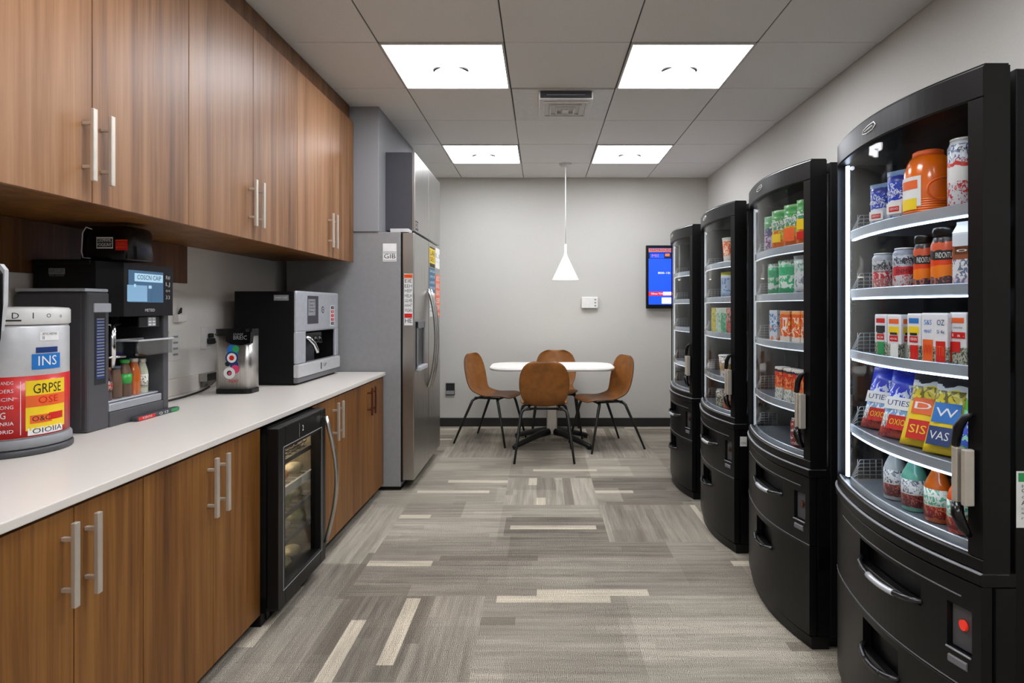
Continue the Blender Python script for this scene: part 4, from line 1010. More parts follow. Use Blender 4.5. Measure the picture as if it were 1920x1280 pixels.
# lower front
b = MB(); slab(b, -0.0, VW, 0.645, 0.6755, -0.006, 1.075, cham=0.006); b.build('waist_trim', 'black', v0)
b = MB(); slab(b, 0.0, VW, 0.672, 0.6755, -0.0075, 1.06, cham=0.0005); b.build('edge_highlight', 'ink_grey', v0)  # thin pale strip modelled as the highlight along the waist edge
du0, du1, dz0, dz1 = 0.16, 0.44, 0.525, 0.590
b = MB(); panel(b, 0.004, VW-0.01, 0.392, 0.642, [(du0, du1, dz0, dz1), (0.025, 0.085, 0.47, 0.575)])
slab(b, 0.0, VW, 0.30, 0.642, 0.03, VXB, cham=0.0005)
drawer = b.build('upper_panel', 'black', v0)
b = MB(); slab(b, 0.05, 0.60, 0.600, 0.6035, -0.0015, None, 0.003, None, 0, 0.0004); slab(b, 0.004, VW-0.05, 0.390, 0.3935, -0.0015, None, 0.003, None, 0, 0.0004); b.build('seam_highlight', 'mid_grey', v0)  # grey strips standing in for light caught on the panel edges
def bow_handle(ua, ub, z, out=0.02):
    pts = [(xf(ua+(ub-ua)*k/12)-(0.002+out*math.sin(PI*k/12)**0.5 if 0 < k < 12 else -0.004), VY+ua+(ub-ua)*k/12, z+0.014*abs(k/6-1)**2) for k in range(13)]
    b = MB().tube(pts, 0.008, 8); b.tube(pts[3:9], 0.0086, 8, 1); return b  # second material on the middle length paints the upper handle's highlight
bow_handle(du0, du1, dz0-0.004).build('handle', ['dark_pull', 'silver'], drawer)
cp = MB(); slab(cp, 0.027, 0.083, 0.472, 0.573, 0.012, None, 0.006, None, 0, 0.001); cp.tube([on_front(0.025, 0.468, 0.003), on_front(0.085, 0.468, 0.003)], 0.0025, 6, 1)
coin = cp.build('coin_panel', ['dark_grey', 'ink_grey'], v0)
BTN = MB().disc((xf(0.055)+0.011, VY+0.052, 0.532), LY, UP, 0.012, 0, 0.006, 18).build('button', 'bronze', coin)
cs = MB(); slab(cs, 0.035, 0.08, 0.432, 0.452, -0.004, None, 0.008, None, 0, 0.003); cs.build('coin_slot', 'mid_grey', v0)
fu0, fu1, fz0, fz1 = 0.24, 0.42, 0.275, 0.365
b = MB(); panel(b, 0.004, VW-0.01, 0.055, 0.386, [(fu0, fu1, fz0, fz1)])
slab(b, 0.0, VW, 0.055, 0.386, 0.034, VXB, cham=0.0005)
flap = b.build('lower_panel', 'black', v0)
bow_handle(fu0, fu1, fz0).build('handle', ['dark_pull', 'dark_pull'], flap)
cs = MB()
for k, s in enumerate('VEND OUT'): cs.text(s, (xf(0.4-k*0.018)+0.0335, VY+0.4-k*0.018, 0.352), LY, UP, 0.016, 0)
cs.build('slot_legend', 'ink_grey', flap)
# shelves
SHELF = [1.520, 1.330, 1.135, 0.895, 0.722]
for z in SHELF:
    b = MB(); slab(b, 0.045, 0.60, z-0.008, z, 0.03, 1.45, cham=0.001)
    s_ = b.build('shelf', 'shelf', v0)
    b = MB(); slab(b, 0.045, 0.60, z-0.020, z+0.008, 0.024, None, 0.006, None, 0, 0.002); b.build('rail', 'rail', s_)
    if z > 0.8:
        b = MB(); slab(b, 0.06, 0.59, z-0.0255, z-0.0212, 0.026, None, 0.008, None, 0, 0.0005); b.build('shelf_light', 'led_dim', s_)
    w = MB()
    for k in range(5):
        hh = 0.012+0.012*k; e = min(0.0, 0)
        w.tube([(xf(0.60)+0.03, VY+0.60, z+hh*0.2), (xf(0.60)+0.05+0.002*k, VY+0.605, z+hh), (xf(0.60)+0.13, VY+0.605, z+hh*1.05)], 0.0015, 5)
    for k in range(5): w.tube([(xf(0.60)+0.05+0.02*k, VY+0.605, z), (xf(0.60)+0.05+0.02*k, VY+0.605, z+0.062)], 0.0012, 5)
    w.build('wire_guard', 'wire', s_)
LED = MB().box(xf(0.665)+0.022, xf(0.665)+0.030, VY+0.650, VY+0.662, 0.715, 1.752).build('light_strip', 'led_dim', v0)
CAP = MB().lathe((xf(0.60)+0.035, VY+0.61, 1.735), [(0.001, -0.007), (0.006, -0.004), (0.007, 0.0), (0.006, 0.004), (0.001, 0.007)], 12).build('light_cap', 'screen_white', v0)

PITCHV = 0.885
vlab = ['brightly lit black vending machine nearest the camera, stocked with bags, jars and bottles',
        'second vending machine from the camera, with green bags on its upper shelves',
        'third vending machine from the camera, with an orange cup on its top shelf',
        'farthest vending machine, nearly empty, beside the wall screen']
vms = []
for i in range(4):
    c = v0 if i == 0 else dup(v0)
    c.location.y = VY+VW/2+i*PITCHV; c['label'] = vlab[i]; vms.append(c)
for ch in v0.children:
    if ch.name.startswith('light_strip'):
        ch.data = ch.data.copy(); ch.data.materials[0] = M['led']
    for s in ch.children:
        if s.name.startswith('shelf_light'): s.data = s.data.copy(); s.data.materials[0] = M['led']
        if s.name.startswith('button'): s.data = s.data.copy(); s.data.materials[0] = M['red_led']
for i in (1, 2, 3):
    for ch in vms[i].children:
        if ch.name.startswith('liner'): ch.data = ch.data.copy(); ch.data.materials[0] = M['liner_glare']
for i, (ua, ub, z1_) in ((1, (0.26, 0.50, 0.875)), (2, (0.26, 0.46, 0.875)), (3, (0.20, 0.42, 0.875))):
    dy = i*PITCHV
    b = MB(); y0_, y1_ = VY+dy+ua, VY+dy+ub; xa = xf(ub)+0.06
    b.prism([(y0_, 0.728), (y1_, 0.728), (y1_-0.03, z1_), (y0_+0.02, z1_)], 'x', xa+0.12, xa+0.20)
    b.disc((xa+0.1195, (y0_+y1_)/2-0.01, 0.82), LY, UP, 0.012, 1, 0.004, 14)
    b.text('51.', (xa+0.1198, (y0_+y1_)/2-0.02, 0.775), LY, UP, 0.03, 1)
    b.build('coin_box', ['black_gloss', 'ink_grey'], vms[i])
# paper and stickers on the machines
sheet('notice', 'white printed notice with a green head on the side of the nearest vending machine', 'notice', (1.145, VY-0.0006, 0.845), RX, 0.14, 0.128, ['paper', 'green', 'ink', 'ink_grey'],
      [('KELLWEB', 0.03, 0.010, 3), ('COCAGEUER AP', 0.02, 0.012, 2), ('co sirni luar', 0.006, 0.012, 3), ('ADAVGEUS RE', -0.008, 0.014, 2), ('comon na dei osn', -0.02, 0.009, 3), ('sidoon mot cae', -0.03, 0.009, 3), ('mionus vari', -0.042, 0.009, 3)], strips=[(0.05, 0.02, 1)])
ms = MB().quad((1.045, VY+2*PITCHV-0.0006, 0.585), RX, UP, 0.035, 0.05); ms.text('ON', (1.045, VY+2*PITCHV-0.0013, 0.575), RX, UP, 0.02, 1, 0.026)
ob = ms.build('sticker', ['paper', 'ink'], None, (1.045, VY+2*PITCHV, 0.585)); tag(ob, 'small white sticker low on the side of the third vending machine', 'sticker')

# ------------------------------------------------------------------ goods in the machines
def spot(mi, px, off):
    """point on machine mi's shelf, seen at picture column px, off behind the glass line"""
    y = VY+mi*PITCHV+0.3
    for _ in range(30):
        X = xf(y-VY-mi*PITCHV)+off; y = 0.5*y+0.5*X*F/(px-1016.0)
    return X, y
YAW = math.radians(28)
def frame(x, y, z, yaw=YAW, tilt=0.0):
    """local +x = viewer's right, +y = away from the viewer, facing the aisle and a little towards the door"""
    return Matrix.Translation((x, y, z)) @ Matrix.Rotation(-PI/2+yaw, 4, 'Z') @ Matrix.Rotation(tilt, 4, 'X')
def pouch(name, label, cat, mi, px, shelf, w, h, d, mat, off=0.075, tilt=0.0, grp=None, yaw=YAW, art=None):
    X, y = spot(mi, px, off); z = SHELF[shelf]+0.0012
    t = thing(name, label, cat, (X, y, z), grp)
    Mx = frame(X, y, z, yaw, tilt)
    b = MB(); nu, nv = 10, 12
    def prof(s, v):
        e = (1-abs(s)**2.6)*(min(1.0, 4.5*v+0.25))*(1 if v < 0.86 else max(0.0, (0.93-v)/0.07))
        return e
    for sgn in (-1, 1):
        def P(i, j, sgn=sgn):
            s = 2*i-1; ww = w/2*(1-0.06*math.sin(PI*j))
            return Mx @ Vector((s*ww, sgn*(d/2*max(0.0, prof(s, j))+0.0006)+tilt*0, h*j))
        b.grid(P, nu, nv)
    b.add([Mx @ Vector((w/2*s, sg*(d/2*max(0, prof(s, 0))+0.0006), 0)) for s in [2*i/nu-1 for i in range(nu+1)] for sg in (-1, 1)],
          [[2*i, 2*i+2, 2*i+3, 2*i+1] for i in range(nu)])
    # keep the lowest point on the shelf when leaning
    lo = min(p.z for p in b.v)
    if lo < z: b.xform(Matrix.Translation((0, 0, z-lo)))
    body = b.build('bag' if art else 'pack', mat, t)
    if art:
        g = MB(); o = Vector((0, -d/2-0.001, 0)); r_ = (Mx.to_3x3() @ RX); u_ = (Mx.to_3x3() @ UP); sh = max(0.0, z-lo)
        for k, (fx, fz, fw, fh, mi_, txt, ti) in enumerate(art['patch']):
            pz = fz*h; yy_ = -(d/2*max(0, prof(2*fx, fz))+0.0016+0.0004*k)
            c_ = Mx @ Vector((fx*w, yy_, pz)); c_.z += sh
            if fw: g.quad(c_, r_, u_, fw*w, fh*h, mi_, 0.0004)
            if txt: g.text(txt, c_, r_, u_, fh*h*(0.62 if fw else 1), ti, (fw or 0.7)*w*0.8)
        g.build('artwork', art['mats'], body)
    return t
def carton(name, label, cat, mi, px, shelf, w, dp, h, mat, off=0.06, grp=None, yaw=YAW*0.5, gable=False, art=None):
    X, y = spot(mi, px, off); z = SHELF[shelf]+0.0012
    t = thing(name, label, cat, (X, y, z), grp); Mx = frame(X, y, z, yaw)
    b = MB(); hh = h*0.86 if gable else h
    b.box(-w/2, w/2, -dp/2, dp/2, 0, hh, 0.0025)
    b.xform(Mx); c_ = b.build('box', mat, t)
    g = MB()
    if gable:
        g.prism([(-dp/2, hh), (dp/2, hh), (0.002, h), (-0.002, h)], 'x', -w/2, w/2); g.box(-w/2, w/2, -0.0015, 0.0015, h-0.002, h+0.008)
    else: g.box(-w/2+0.001, w/2-0.001, -dp/2+0.001, dp/2-0.001, hh, hh+0.0015, 0.0005)
    g.xform(Mx); g.build('lid', 'paper', t)
    if art:
        g = MB()
        for k, (fx, fz, fw, fh, mi_, txt, ti) in enumerate(art['patch']):
            for side in (0, 1):
                if side == 0: o_, r_, ww = Vector((fx*w, -dp/2-0.0004-0.0003*k, fz*h)), RX, w
                else: o_, r_, ww = Vector((w/2+0.0004+0.0003*k, fx*dp, fz*h)), RY, dp
                if fw: g.quad(o_, r_, UP, fw*ww, fh*h, mi_, 0.0002)
                if txt: g.text(txt, o_, r_, UP, fh*h*(0.7 if fw else 1), ti, (fw or 0.7)*ww*0.8, 0.0005)
        g.xform(Mx); g.build('print', art['mats'], c_)
    return t
def can(name, label, cat, mi, px, shelf, r, h, mat, off=0.075, grp=None, lidm='silver_light', jar=False, cup=False, writing=None):
    X, y = spot(mi, px, off); z = SHELF[shelf]+0.0012
    t = thing(name, label, cat, (X, y, z), grp)
    if cup: prof = [(r*0.74, 0), (r*0.76, 0.003), (r*0.98, h*0.95)]; top = [(r*1.03, h*0.95), (r*1.05, h*0.97), (r*1.0, h)]
    elif jar: prof = [(r*0.92, 0), (r, 0.006), (r, h*0.70), (r*0.86, h*0.80), (r*0.82, h*0.845)]; top = [(r*0.90, h*0.85), (r*0.90, h*0.985), (r*0.84, h)]
    else: prof = [(r*0.80, 0), (r, 0.010), (r, h*0.86), (r*0.82, h*0.945)]; top = [(r*0.84, h*0.945), (r*0.85, h*0.985), (r*0.80, h*0.99), (r*0.76, h*0.975)]
    bd = MB().lathe((X, y, z), prof, 28).build('body', mat, t)
    MB().lathe((X, y, z), top, 28).build('lid', lidm, t)
    if writing:
        g = MB()
        for (s, fz, size, mi_, deg, bandh, bmi) in writing['rows']:
            R = r*1.012
            if bandh:
                def P(i, j): 
                    a = math.radians(deg-48+96*i); return (X+R*math.cos(a), y+R*math.sin(a), z+h*(fz-bandh/2+bandh*j))
                g.grid(P, 12, 1, bmi)
            q = MB(); q.text(s, (0, 0, 0), RX, UP, size, mi_, r*1.25, 0)
            for p in q.v:
                a = math.radians(deg)+p.x/R; rad = R+0.0006
                p.x, p.y, p.z = X+rad*math.cos(a), y+rad*math.sin(a), z+h*fz+p.z
            g.merge(q)
        g.build('print', writing['mats'], bd)
    return t
def bott(name, label, cat, mi, px, shelf, r, h, body, lab, cap, off=0.085, grp=None, lz=(0.3, 0.6)):
    X, y = spot(mi, px, off)
    return bottle(name, label, cat, X, y, SHELF[shelf]+0.0012, r, h, (body, lab), 0.5, cap, lz, grp, False, 0.60)

# machine 1, top shelf
bluep = pack('blue_pouch_print', [(0, (40, 130, 190)), (0.12, (225, 228, 235)), (0.42, (26, 60, 190)), (0.78, (24, 44, 150)), (0.9, (120, 150, 190))], [(0.45, 0.75, (200, 215, 240), 90), (0.0, 0.12, (230, 235, 240), 120)])
art_b = dict(mats=['red', 'paper', 'orange', 'ink_white'], patch=[(0, 0.26, 0.62, 0.20, 1, '', 0), (0.0, 0.25, 0.42, 0.10, 0, 'SEOO', 3), (0, 0.55, 0, 0.12, 0, 'ADION', 3)])
pouch('drink_pouch', 'blue and white pouch on the top shelf left of the one touching the orange jug', 'pouch', 0, 1652, 0, 0.070, 0.135, 0.045, bluep, grp='goods in the nearest vending machine', art=art_b)
pouch('drink_pouch', 'blue and white pouch touching the big orange jug', 'pouch', 0, 1686, 0, 0.070, 0.150, 0.045, bluep, grp='goods in the nearest vending machine', art=art_b)
X, y = spot(0, 1740, 0.10); z = SHELF[0]+0.0012
t = thing('orange_jug', 'big glossy orange jug with a white label on the top shelf', 'jug', (X, y, z), 'goods in the nearest vending machine')
om = plain('orange_gloss', (240, 112, 10), 0.2, coat=0.6); r = 0.060
jb = MB().lathe((X, y, z), [(r*0.90, 0), (r, 0.008), (r, 0.09), (r*0.97, 0.125), (r*0.84, 0.15), (r*0.72, 0.163)], 36, 0, 0.95, 1.05).build('body', om, t)
rb = MB()
for k in range(6): rb.lathe((X, y, z), [(r*1.005, 0.012+k*0.006), (r*1.02, 0.014+k*0.006), (r*1.005, 0.016+k*0.006)], 36, 0, 0.95, 1.05)
rb.build('ribs', om, jb)
MB().lathe((X, y, z), [(r*0.62, 0.163), (r*0.62, 0.178), (r*0.55, 0.18)], 28, 0, 0.95, 1.05).build('cap', 'orange', t)
g = MB(); cc = Vector((X, y, z))
def jp(a0, a1, z0, z1, mi, k=0):
    R = r*1.035+0.0005*k
    g.grid(lambda i, j: (X+0.95*R*math.cos(math.radians(a0+(a1-a0)*i)), y+1.05*R*math.sin(math.radians(a0+(a1-a0)*i)), z+z0+(z1-z0)*j), 8, 1, mi)
jp(-200, -140, 0.028, 0.108, 0); jp(-195, -148, 0.075, 0.098, 1, 1); jp(-200, -150, 0.02, 0.05, 2, 1)
g.build('label', ['paper', 'orange', 'yellow'], jb)
MB().tube([(X+0.05*math.cos(a), y-0.075, z+0.065+0.03*math.sin(a)) for a in [k*PI/10-PI/2+PI for k in range(11)]], 0.003, 6).build('handle', 'orange', t)
wr = pack('white_red_can', [(0, (214, 216, 222)), (0.38, (228, 226, 226)), (0.62, (205, 60, 50)), (0.68, (216, 220, 228))], [(0.05, 0.4, (200, 50, 54), 110), (0.68, 0.95, (90, 110, 150), 90)])
can('tall_can', 'tall white and red can beside the orange jug at the door edge', 'can', 0, 1806, 0, 0.033, 0.175, wr, 0.07, 'goods in the nearest vending machine', writing=dict(mats=['red', 'ink'], rows=[('Coda', 0.66, 0.02, 0, -120, 0, 0), ('sGUT', 0.3, 0.02, 0, -120, 0, 0), ('Celen', 0.82, 0.012, 1, -110, 0, 0)]))
# second shelf
rc = pack('red_silver_can', [(0, (190, 110, 108)), (0.32, (196, 46, 60)), (0.52, (180, 182, 186)), (0.82, (150, 152, 158))], [(0.05, 0.5, (228, 214, 208), 100), (0.5, 0.85, (46, 46, 52), 110)])
rc2 = pack('red_white_can', [(0, (205, 200, 202)), (0.34, (198, 40, 48)), (0.56, (176, 180, 190)), (0.85, (130, 134, 146))], [(0.05, 0.35, (196, 60, 64), 120), (0.55, 0.82, (40, 42, 60), 100)])
can('soda_can', 'silver and red soda can on the second shelf, at the far end', 'can', 0, 1657, 1, 0.031, 0.112, rc, grp='goods in the nearest vending machine', writing=dict(mats=['ink'], rows=[('KSGN', 0.6, 0.022, 0, -135, 0, 0)]))
can('soda_can', 'white topped red soda can next to the black and orange jars', 'can', 0, 1697, 1, 0.031, 0.116, rc2, grp='goods in the nearest vending machine', writing=dict(mats=['ink'], rows=[('CUBE', 0.66, 0.022, 0, -130, 0, 0), ('SNMV', 0.42, 0.016, 0, -130, 0, 0)]))
oj = pack('orange_black_jar', [(0, (90, 60, 66)), (0.2, (244, 128, 20)), (0.42, (226, 66, 20)), (0.55, (24, 24, 26)), (0.72, (200, 80, 44)), (0.88, (40, 36, 36))], [(0.0, 0.2, (190, 120, 110), 90)])
wj = dict(mats=['ink_white', 'ink'], rows=[('FNDCNTUM', 0.52, 0.020, 0, -128, 0.14, 1)])
can('drink_jar', 'smaller black lidded orange jar on the second shelf', 'jar', 0, 1734, 1, 0.027, 0.142, oj, 0.08, 'goods in the nearest vending machine', 'black_gloss', True, writing=wj)
can('drink_jar', 'larger black lidded orange jar on the second shelf', 'jar', 0, 1774, 1, 0.034, 0.152, oj, 0.072, 'goods in the nearest vending machine', 'black_gloss', True, writing=wj)
wc = pack('white_brown_carton', [(0, (214, 190, 205)), (0.15, (225, 225, 228)), (0.5, (150, 84, 56)), (0.74, (214, 220, 230))], [(0.0, 0.5, (110, 120, 150), 90)])
carton('drink_carton', 'white gable-top carton with a brown picture on the second shelf by the door edge', 'carton', 0, 1813, 1, 0.045, 0.045, 0.15, wc, 0.06, 'goods in the nearest vending machine', YAW, True, art=dict(mats=['paper', 'bronze'], patch=[(0, 0.58, 0.7, 0.13, 1, 'o', 0)]))
# third shelf
cm1 = pack('striped_carton', [(0, (176, 180, 160)), (0.35, (226, 224, 228))], [(0.0, 0.34, (70, 70, 70), 130)])
def ca(c1, c2, txt, low): return dict(mats=['red', 'orange', 'yellow', 'blue', 'ink', 'paper', 'green', 'navy'], patch=[(0, 0.86, 0.7, 0.11, c1, '', 0), (0, 0.66, 0.72, 0.16, c2, '', 0), (0, 0.47, 0.6, 0.13, 0, txt, 5), (0.05, 0.2, 0.55, 0.30, low, '', 0), (0, 0.58, 0.5, 0.05, 4, '', 0)])
carton('snack_carton', 'white carton with a red round picture at the far end of the third shelf', 'carton', 0, 1663, 2, 0.046, 0.045, 0.122, cm1, off=0.07, grp='goods in the nearest vending machine', art=ca(0, 4, 'o', 6))
carton('snack_carton', 'white carton with stacked orange, black and yellow pictures on the third shelf', 'carton', 0, 1690, 2, 0.048, 0.05, 0.122, cm1, grp='goods in the nearest vending machine', art=ca(1, 2, 'oa', 5))
carton('snack_carton', 'carton with a blue panel over yellow lines on the third shelf', 'carton', 0, 1728, 2, 0.044, 0.05, 0.126, cm1, grp='goods in the nearest vending machine', art=ca(3, 2, 'VENIN', 0))
carton('snack_carton', 'carton with blue lettering above an orange tin picture on the third shelf', 'carton', 0, 1755, 2, 0.040, 0.05, 0.128, cm1, grp='goods in the nearest vending machine', art=dict(mats=['blue', 'orange', 'red', 'ink'], patch=[(0, 0.82, 0, 0.14, 0, 'S&S', 0), (0, 0.64, 0, 0.10, 0, 'MIHAT', 0), (0, 0.26, 0.75, 0.44, 1, 'VWW', 2)]))
carton('snack_carton', 'carton with navy lettering above a red bottle picture on the third shelf', 'carton', 0, 1779, 2, 0.038, 0.05, 0.128, cm1, grp='goods in the nearest vending machine', art=dict(mats=['navy', 'red', 'orange', 'ink'], patch=[(0, 0.82, 0, 0.16, 0, 'OZ', 0), (0, 0.64, 0, 0.10, 0, 'SI 4e', 0), (0, 0.26, 0.7, 0.40, 1, 'ITII', 2)]))
carton('snack_carton', 'carton with a red sausage picture at the door edge of the third shelf', 'carton', 0, 1810, 2, 0.046, 0.045, 0.130, cm1, off=0.072, grp='goods in the nearest vending machine', art=dict(mats=['orange', 'red', 'paper', 'ink'], patch=[(0, 0.86, 0.7, 0.10, 0, '', 0), (0, 0.72, 0, 0.05, 3, 'CORNPCOWERA', 3), (0, 0.58, 0.85, 0.12, 1, '1 a .', 2), (-0.1, 0.36, 0.5, 0.2, 1, '', 0)]))
# fourth shelf: crisp bags leaning back
bb = pack('blue_crisps', [(0, (190, 80, 60)), (0.16, (170, 190, 170)), (0.34, (120, 170, 215)), (0.56, (22, 52, 205)), (0.9, (16, 36, 170))], [(0.16, 0.55, (240, 240, 245), 70), (0.0, 0.3, (150, 40, 60), 90), (0.6, 0.8, (215, 225, 245), 50)])
yb2 = pack('yellow_crisps', [(0, (240, 206, 20)), (0.62, (240, 215, 30)), (0.84, (235, 235, 230)), (0.9, (30, 30, 40))], [(0.62, 0.84, (120, 110, 20), 45)])
gb2 = pack('green_blue_crisps', [(0, (60, 150, 90)), (0.25, (50, 90, 200)), (0.5, (80, 170, 180)), (0.62, (90, 190, 50)), (0.85, (235, 235, 235))], [(0.1, 0.6, (90, 60, 200), 60), (0.3, 0.7, (150, 220, 190), 70)])
ab = dict(mats=['paper', 'red', 'yellow', 'navy'], patch=[(0, 0.47, 0.75, 0.18, 0, 'UTIESI', 3), (0.05, 0.20, 0.5, 0.20, 1, 'OXIO', 2)])
ay = dict(mats=['blue', 'orange', 'ink_white', 'navy', 'red'], patch=[(0, 0.50, 0.62, 0.26, 0, 'W', 2), (-0.05, 0.20, 0.55, 0.24, 3, 'VAS', 2)])
ay2 = dict(mats=['orange', 'red', 'ink_white', 'yellow'], patch=[(0, 0.52, 0.5, 0.22, 0, 'D', 2), (0, 0.20, 0.5, 0.26, 1, 'SIS', 3)])
G = 'goods in the nearest vending machine'
TL = math.radians(-22)
pouch('crisp_bag', 'blue crisp bag farthest along the fourth shelf', 'crisp bag', 0, 1645, 3, 0.115, 0.205, 0.05, bb, 0.085, TL, G, art=ab)
pouch('crisp_bag', 'blue crisp bag leaning beside the yellow ones', 'crisp bag', 0, 1682, 3, 0.115, 0.208, 0.05, bb, 0.085, TL, G, art=ab)
pouch('crisp_bag', 'yellow crisp bag with an orange picture, next to the blue bags', 'crisp bag', 0, 1724, 3, 0.112, 0.208, 0.05, yb2, 0.085, TL, G, art=ay2)
pouch('crisp_bag', 'yellow crisp bag with a blue square, in the middle of the yellow pair', 'crisp bag', 0, 1769, 3, 0.108, 0.208, 0.05, yb2, 0.082, TL, G, art=ay)
pouch('crisp_bag', 'green and blue crisp bag by the door handle', 'crisp bag', 0, 1816, 3, 0.075, 0.19, 0.035, gb2, 0.08, TL, G)
# bottom shelf: bottles
tea = plain('red_drink', (170, 60, 44), 0.18, coat=0.5); grey_d = plain('pale_drink', (176, 180, 180), 0.2, coat=0.5); teal_d = plain('teal_drink', (96, 168, 148), 0.2, coat=0.5); or_d = plain('orange_drink', (224, 84, 26), 0.2, coat=0.5)
lb1 = pack('bottle_label_red', [(0, (120, 36, 40)), (0.45, (200, 202, 204))], [(0.0, 0.45, (200, 110, 90), 120), (0.5, 1.0, (90, 90, 96), 100)])
lb2 = pack('bottle_label_green', [(0, (190, 40, 40)), (0.4, (208, 214, 206))], [(0.0, 0.4, (230, 150, 90), 120), (0.45, 1.0, (80, 160, 130), 90)])
bott('drink_bottle', 'grey and dark red drink bottle farthest along the bottom shelf', 'bottle', 0, 1679, 4, 0.031, 0.145, grey_d, lb1, 'charcoal', grp=G, lz=(0.08, 0.6))
bott('drink_bottle', 'drink bottle with a green top on the bottom shelf', 'bottle', 0, 1715, 4, 0.033, 0.148, teal_d, lb1, 'green', grp=G, lz=(0.08, 0.58))
bott('drink_bottle', 'drink bottle with an amber neck and red fruit label on the bottom shelf', 'bottle', 0, 1759, 4, 0.032, 0.148, amber, lb2, 'bronze', grp=G, lz=(0.08, 0.58))
bott('drink_bottle', 'orange topped bottle with a striped red label, behind the door handle', 'bottle', 0, 1803, 4, 0.031, 0.145, or_d, lb2, 'orange', 0.075, G, (0.08, 0.55))
# machine 2
G2 = 'goods in the second vending machine'
gp = pack('green_orange_bag', [(0, (230, 120, 40)), (0.25, (214, 170, 50)), (0.5, (70, 150, 120)), (0.68, (80, 170, 90)), (0.92, (120, 190, 110))], [(0.05, 0.5, (220, 90, 30), 70), (0.2, 0.6, (190, 210, 80), 60), (0.5, 0.75, (235, 240, 235), 60)])
gp2 = pack('lilac_bag', [(0, (196, 190, 214)), (0.45, (80, 84, 130)), (0.65, (90, 170, 110))], [(0.0, 0.5, (120, 60, 110), 80), (0.5, 0.7, (230, 235, 230), 60)])
pouch('snack_bag', 'lilac and green snack bag at the far end of the top shelf, second machine', 'snack bag', 1, 1446, 0, 0.075, 0.165, 0.045, gp2, 0.07, 0, G2)
pouch('snack_bag', 'green and lime snack bag next to the lilac one, second machine', 'snack bag', 1, 1463, 0, 0.09, 0.175, 0.045, gp, 0.075, 0, G2, art=dict(mats=['ink_white', 'yellow'], patch=[(0, 0.62, 0, 0.16, 0, 'NAM', 0), (0, 0.3, 0.5, 0.2, 1, '', 0)]))
pouch('snack_bag', 'green and orange snack bag in the middle of the top shelf, second machine', 'snack bag', 1, 1487, 0, 0.09, 0.18, 0.045, gp, 0.075, 0, G2, art=dict(mats=['ink_white', 'orange'], patch=[(0, 0.62, 0, 0.16, 0, 'NAMN', 0), (0, 0.3, 0.6, 0.3, 1, '', 0)]))
pouch('snack_bag', 'green and red snack bag at the door edge of the top shelf, second machine', 'snack bag', 1, 1511, 0, 0.085, 0.185, 0.045, gp, 0.07, 0, G2, art=dict(mats=['red', 'orange', 'yellow'], patch=[(0, 0.22, 0.55, 0.16, 0, '', 0), (0, 0.46, 0.55, 0.22, 2, '', 0)]))
mp = pack('mint_bag', [(0, (60, 160, 110)), (0.2, (210, 224, 216)), (0.55, (70, 180, 130)), (0.85, (215, 226, 222))], [(0.0, 1.0, (50, 170, 110), 45)])
wp = pack('white_grey_bag', [(0, (205, 208, 212)), (0.6, (190, 200, 200))], [(0.0, 0.5, (130, 136, 146), 50), (0.5, 0.9, (120, 170, 150), 40)])
pouch('snack_bag', 'white and mint bag at the far end of the second shelf, second machine', 'snack bag', 1, 1452, 1, 0.07, 0.14, 0.045, mp, 0.07, 0, G2)
pouch('snack_bag', 'mint green leaf-patterned bag in the middle of the second shelf, second machine', 'snack bag', 1, 1477, 1, 0.095, 0.145, 0.045, mp, 0.07, 0, G2)
pouch('snack_bag', 'silvery white bag at the door edge of the second shelf, second machine', 'snack bag', 1, 1507, 1, 0.095, 0.155, 0.045, wp, 0.07, 0, G2)
op_ = pack('orange_box', [(0, (214, 206, 196)), (0.2, (222, 92, 34)), (0.9, (232, 160, 90))], [(0.1, 0.8, (236, 214, 180), 50), (0.3, 0.7, (232, 140, 30), 40)])
bl_ = pack('pale_blue_box', [(0, (206, 214, 224)), (0.5, (206, 220, 234))], [(0.3, 0.9, (70, 120, 180), 80), (0.0, 0.5, (226, 130, 60), 45)])
carton('snack_box', 'pale blue box at the far end of the third shelf, second machine', 'box', 1, 1458, 2, 0.055, 0.045, 0.130, bl_, 0.065, G2)
carton('snack_box', 'orange box with a cream swirl on the third shelf, second machine', 'box', 1, 1480, 2, 0.062, 0.045, 0.128, op_, 0.065, G2, art=dict(mats=['paper', 'orange'], patch=[(0, 0.6, 0.35, 0.4, 0, '', 0), (0, 0.62, 0.18, 0.22, 1, '', 0)]))
carton('snack_box', 'plain orange box on the third shelf, second machine', 'box', 1, 1501, 2, 0.05, 0.045, 0.128, op_, 0.06, G2)
carton('snack_box', 'orange box with white lettering at the door edge, second machine', 'box', 1, 1517, 2, 0.04, 0.045, 0.128, op_, 0.055, G2, art=dict(mats=['ink_white'], patch=[(0, 0.5, 0, 0.3, 0, 'HM', 0)]))
rp = pack('red_white_box', [(0, (206, 208, 204)), (0.38, (222, 120, 60)), (0.45, (200, 52, 34)), (0.86, (50, 52, 66)), (0.93, (220, 210, 200))], [(0.45, 0.86, (232, 150, 90), 70), (0.0, 0.38, (120, 130, 126), 60)])
for k, (px, wh) in enumerate(((1468, 'at the far end'), (1485, 'second from the far end'), (1501, 'second from the door edge'), (1516, 'at the door edge'))):
    carton('drink_box', f'red and white box {wh} of the fourth shelf, second machine', 'box', 1, px, 3, 0.048, 0.045, 0.135, rp, 0.06, G2)
sr = pack('striped_sausage', [(0, (150, 60, 60)), (0.1, (210, 190, 186)), (0.2, (160, 56, 56)), (0.3, (214, 196, 190)), (0.42, (160, 56, 56)), (0.55, (214, 196, 190)), (0.65, (166, 60, 58)), (0.8, (214, 196, 190)), (0.88, (150, 70, 66))], [(0, 1, (120, 40, 40), 90)])
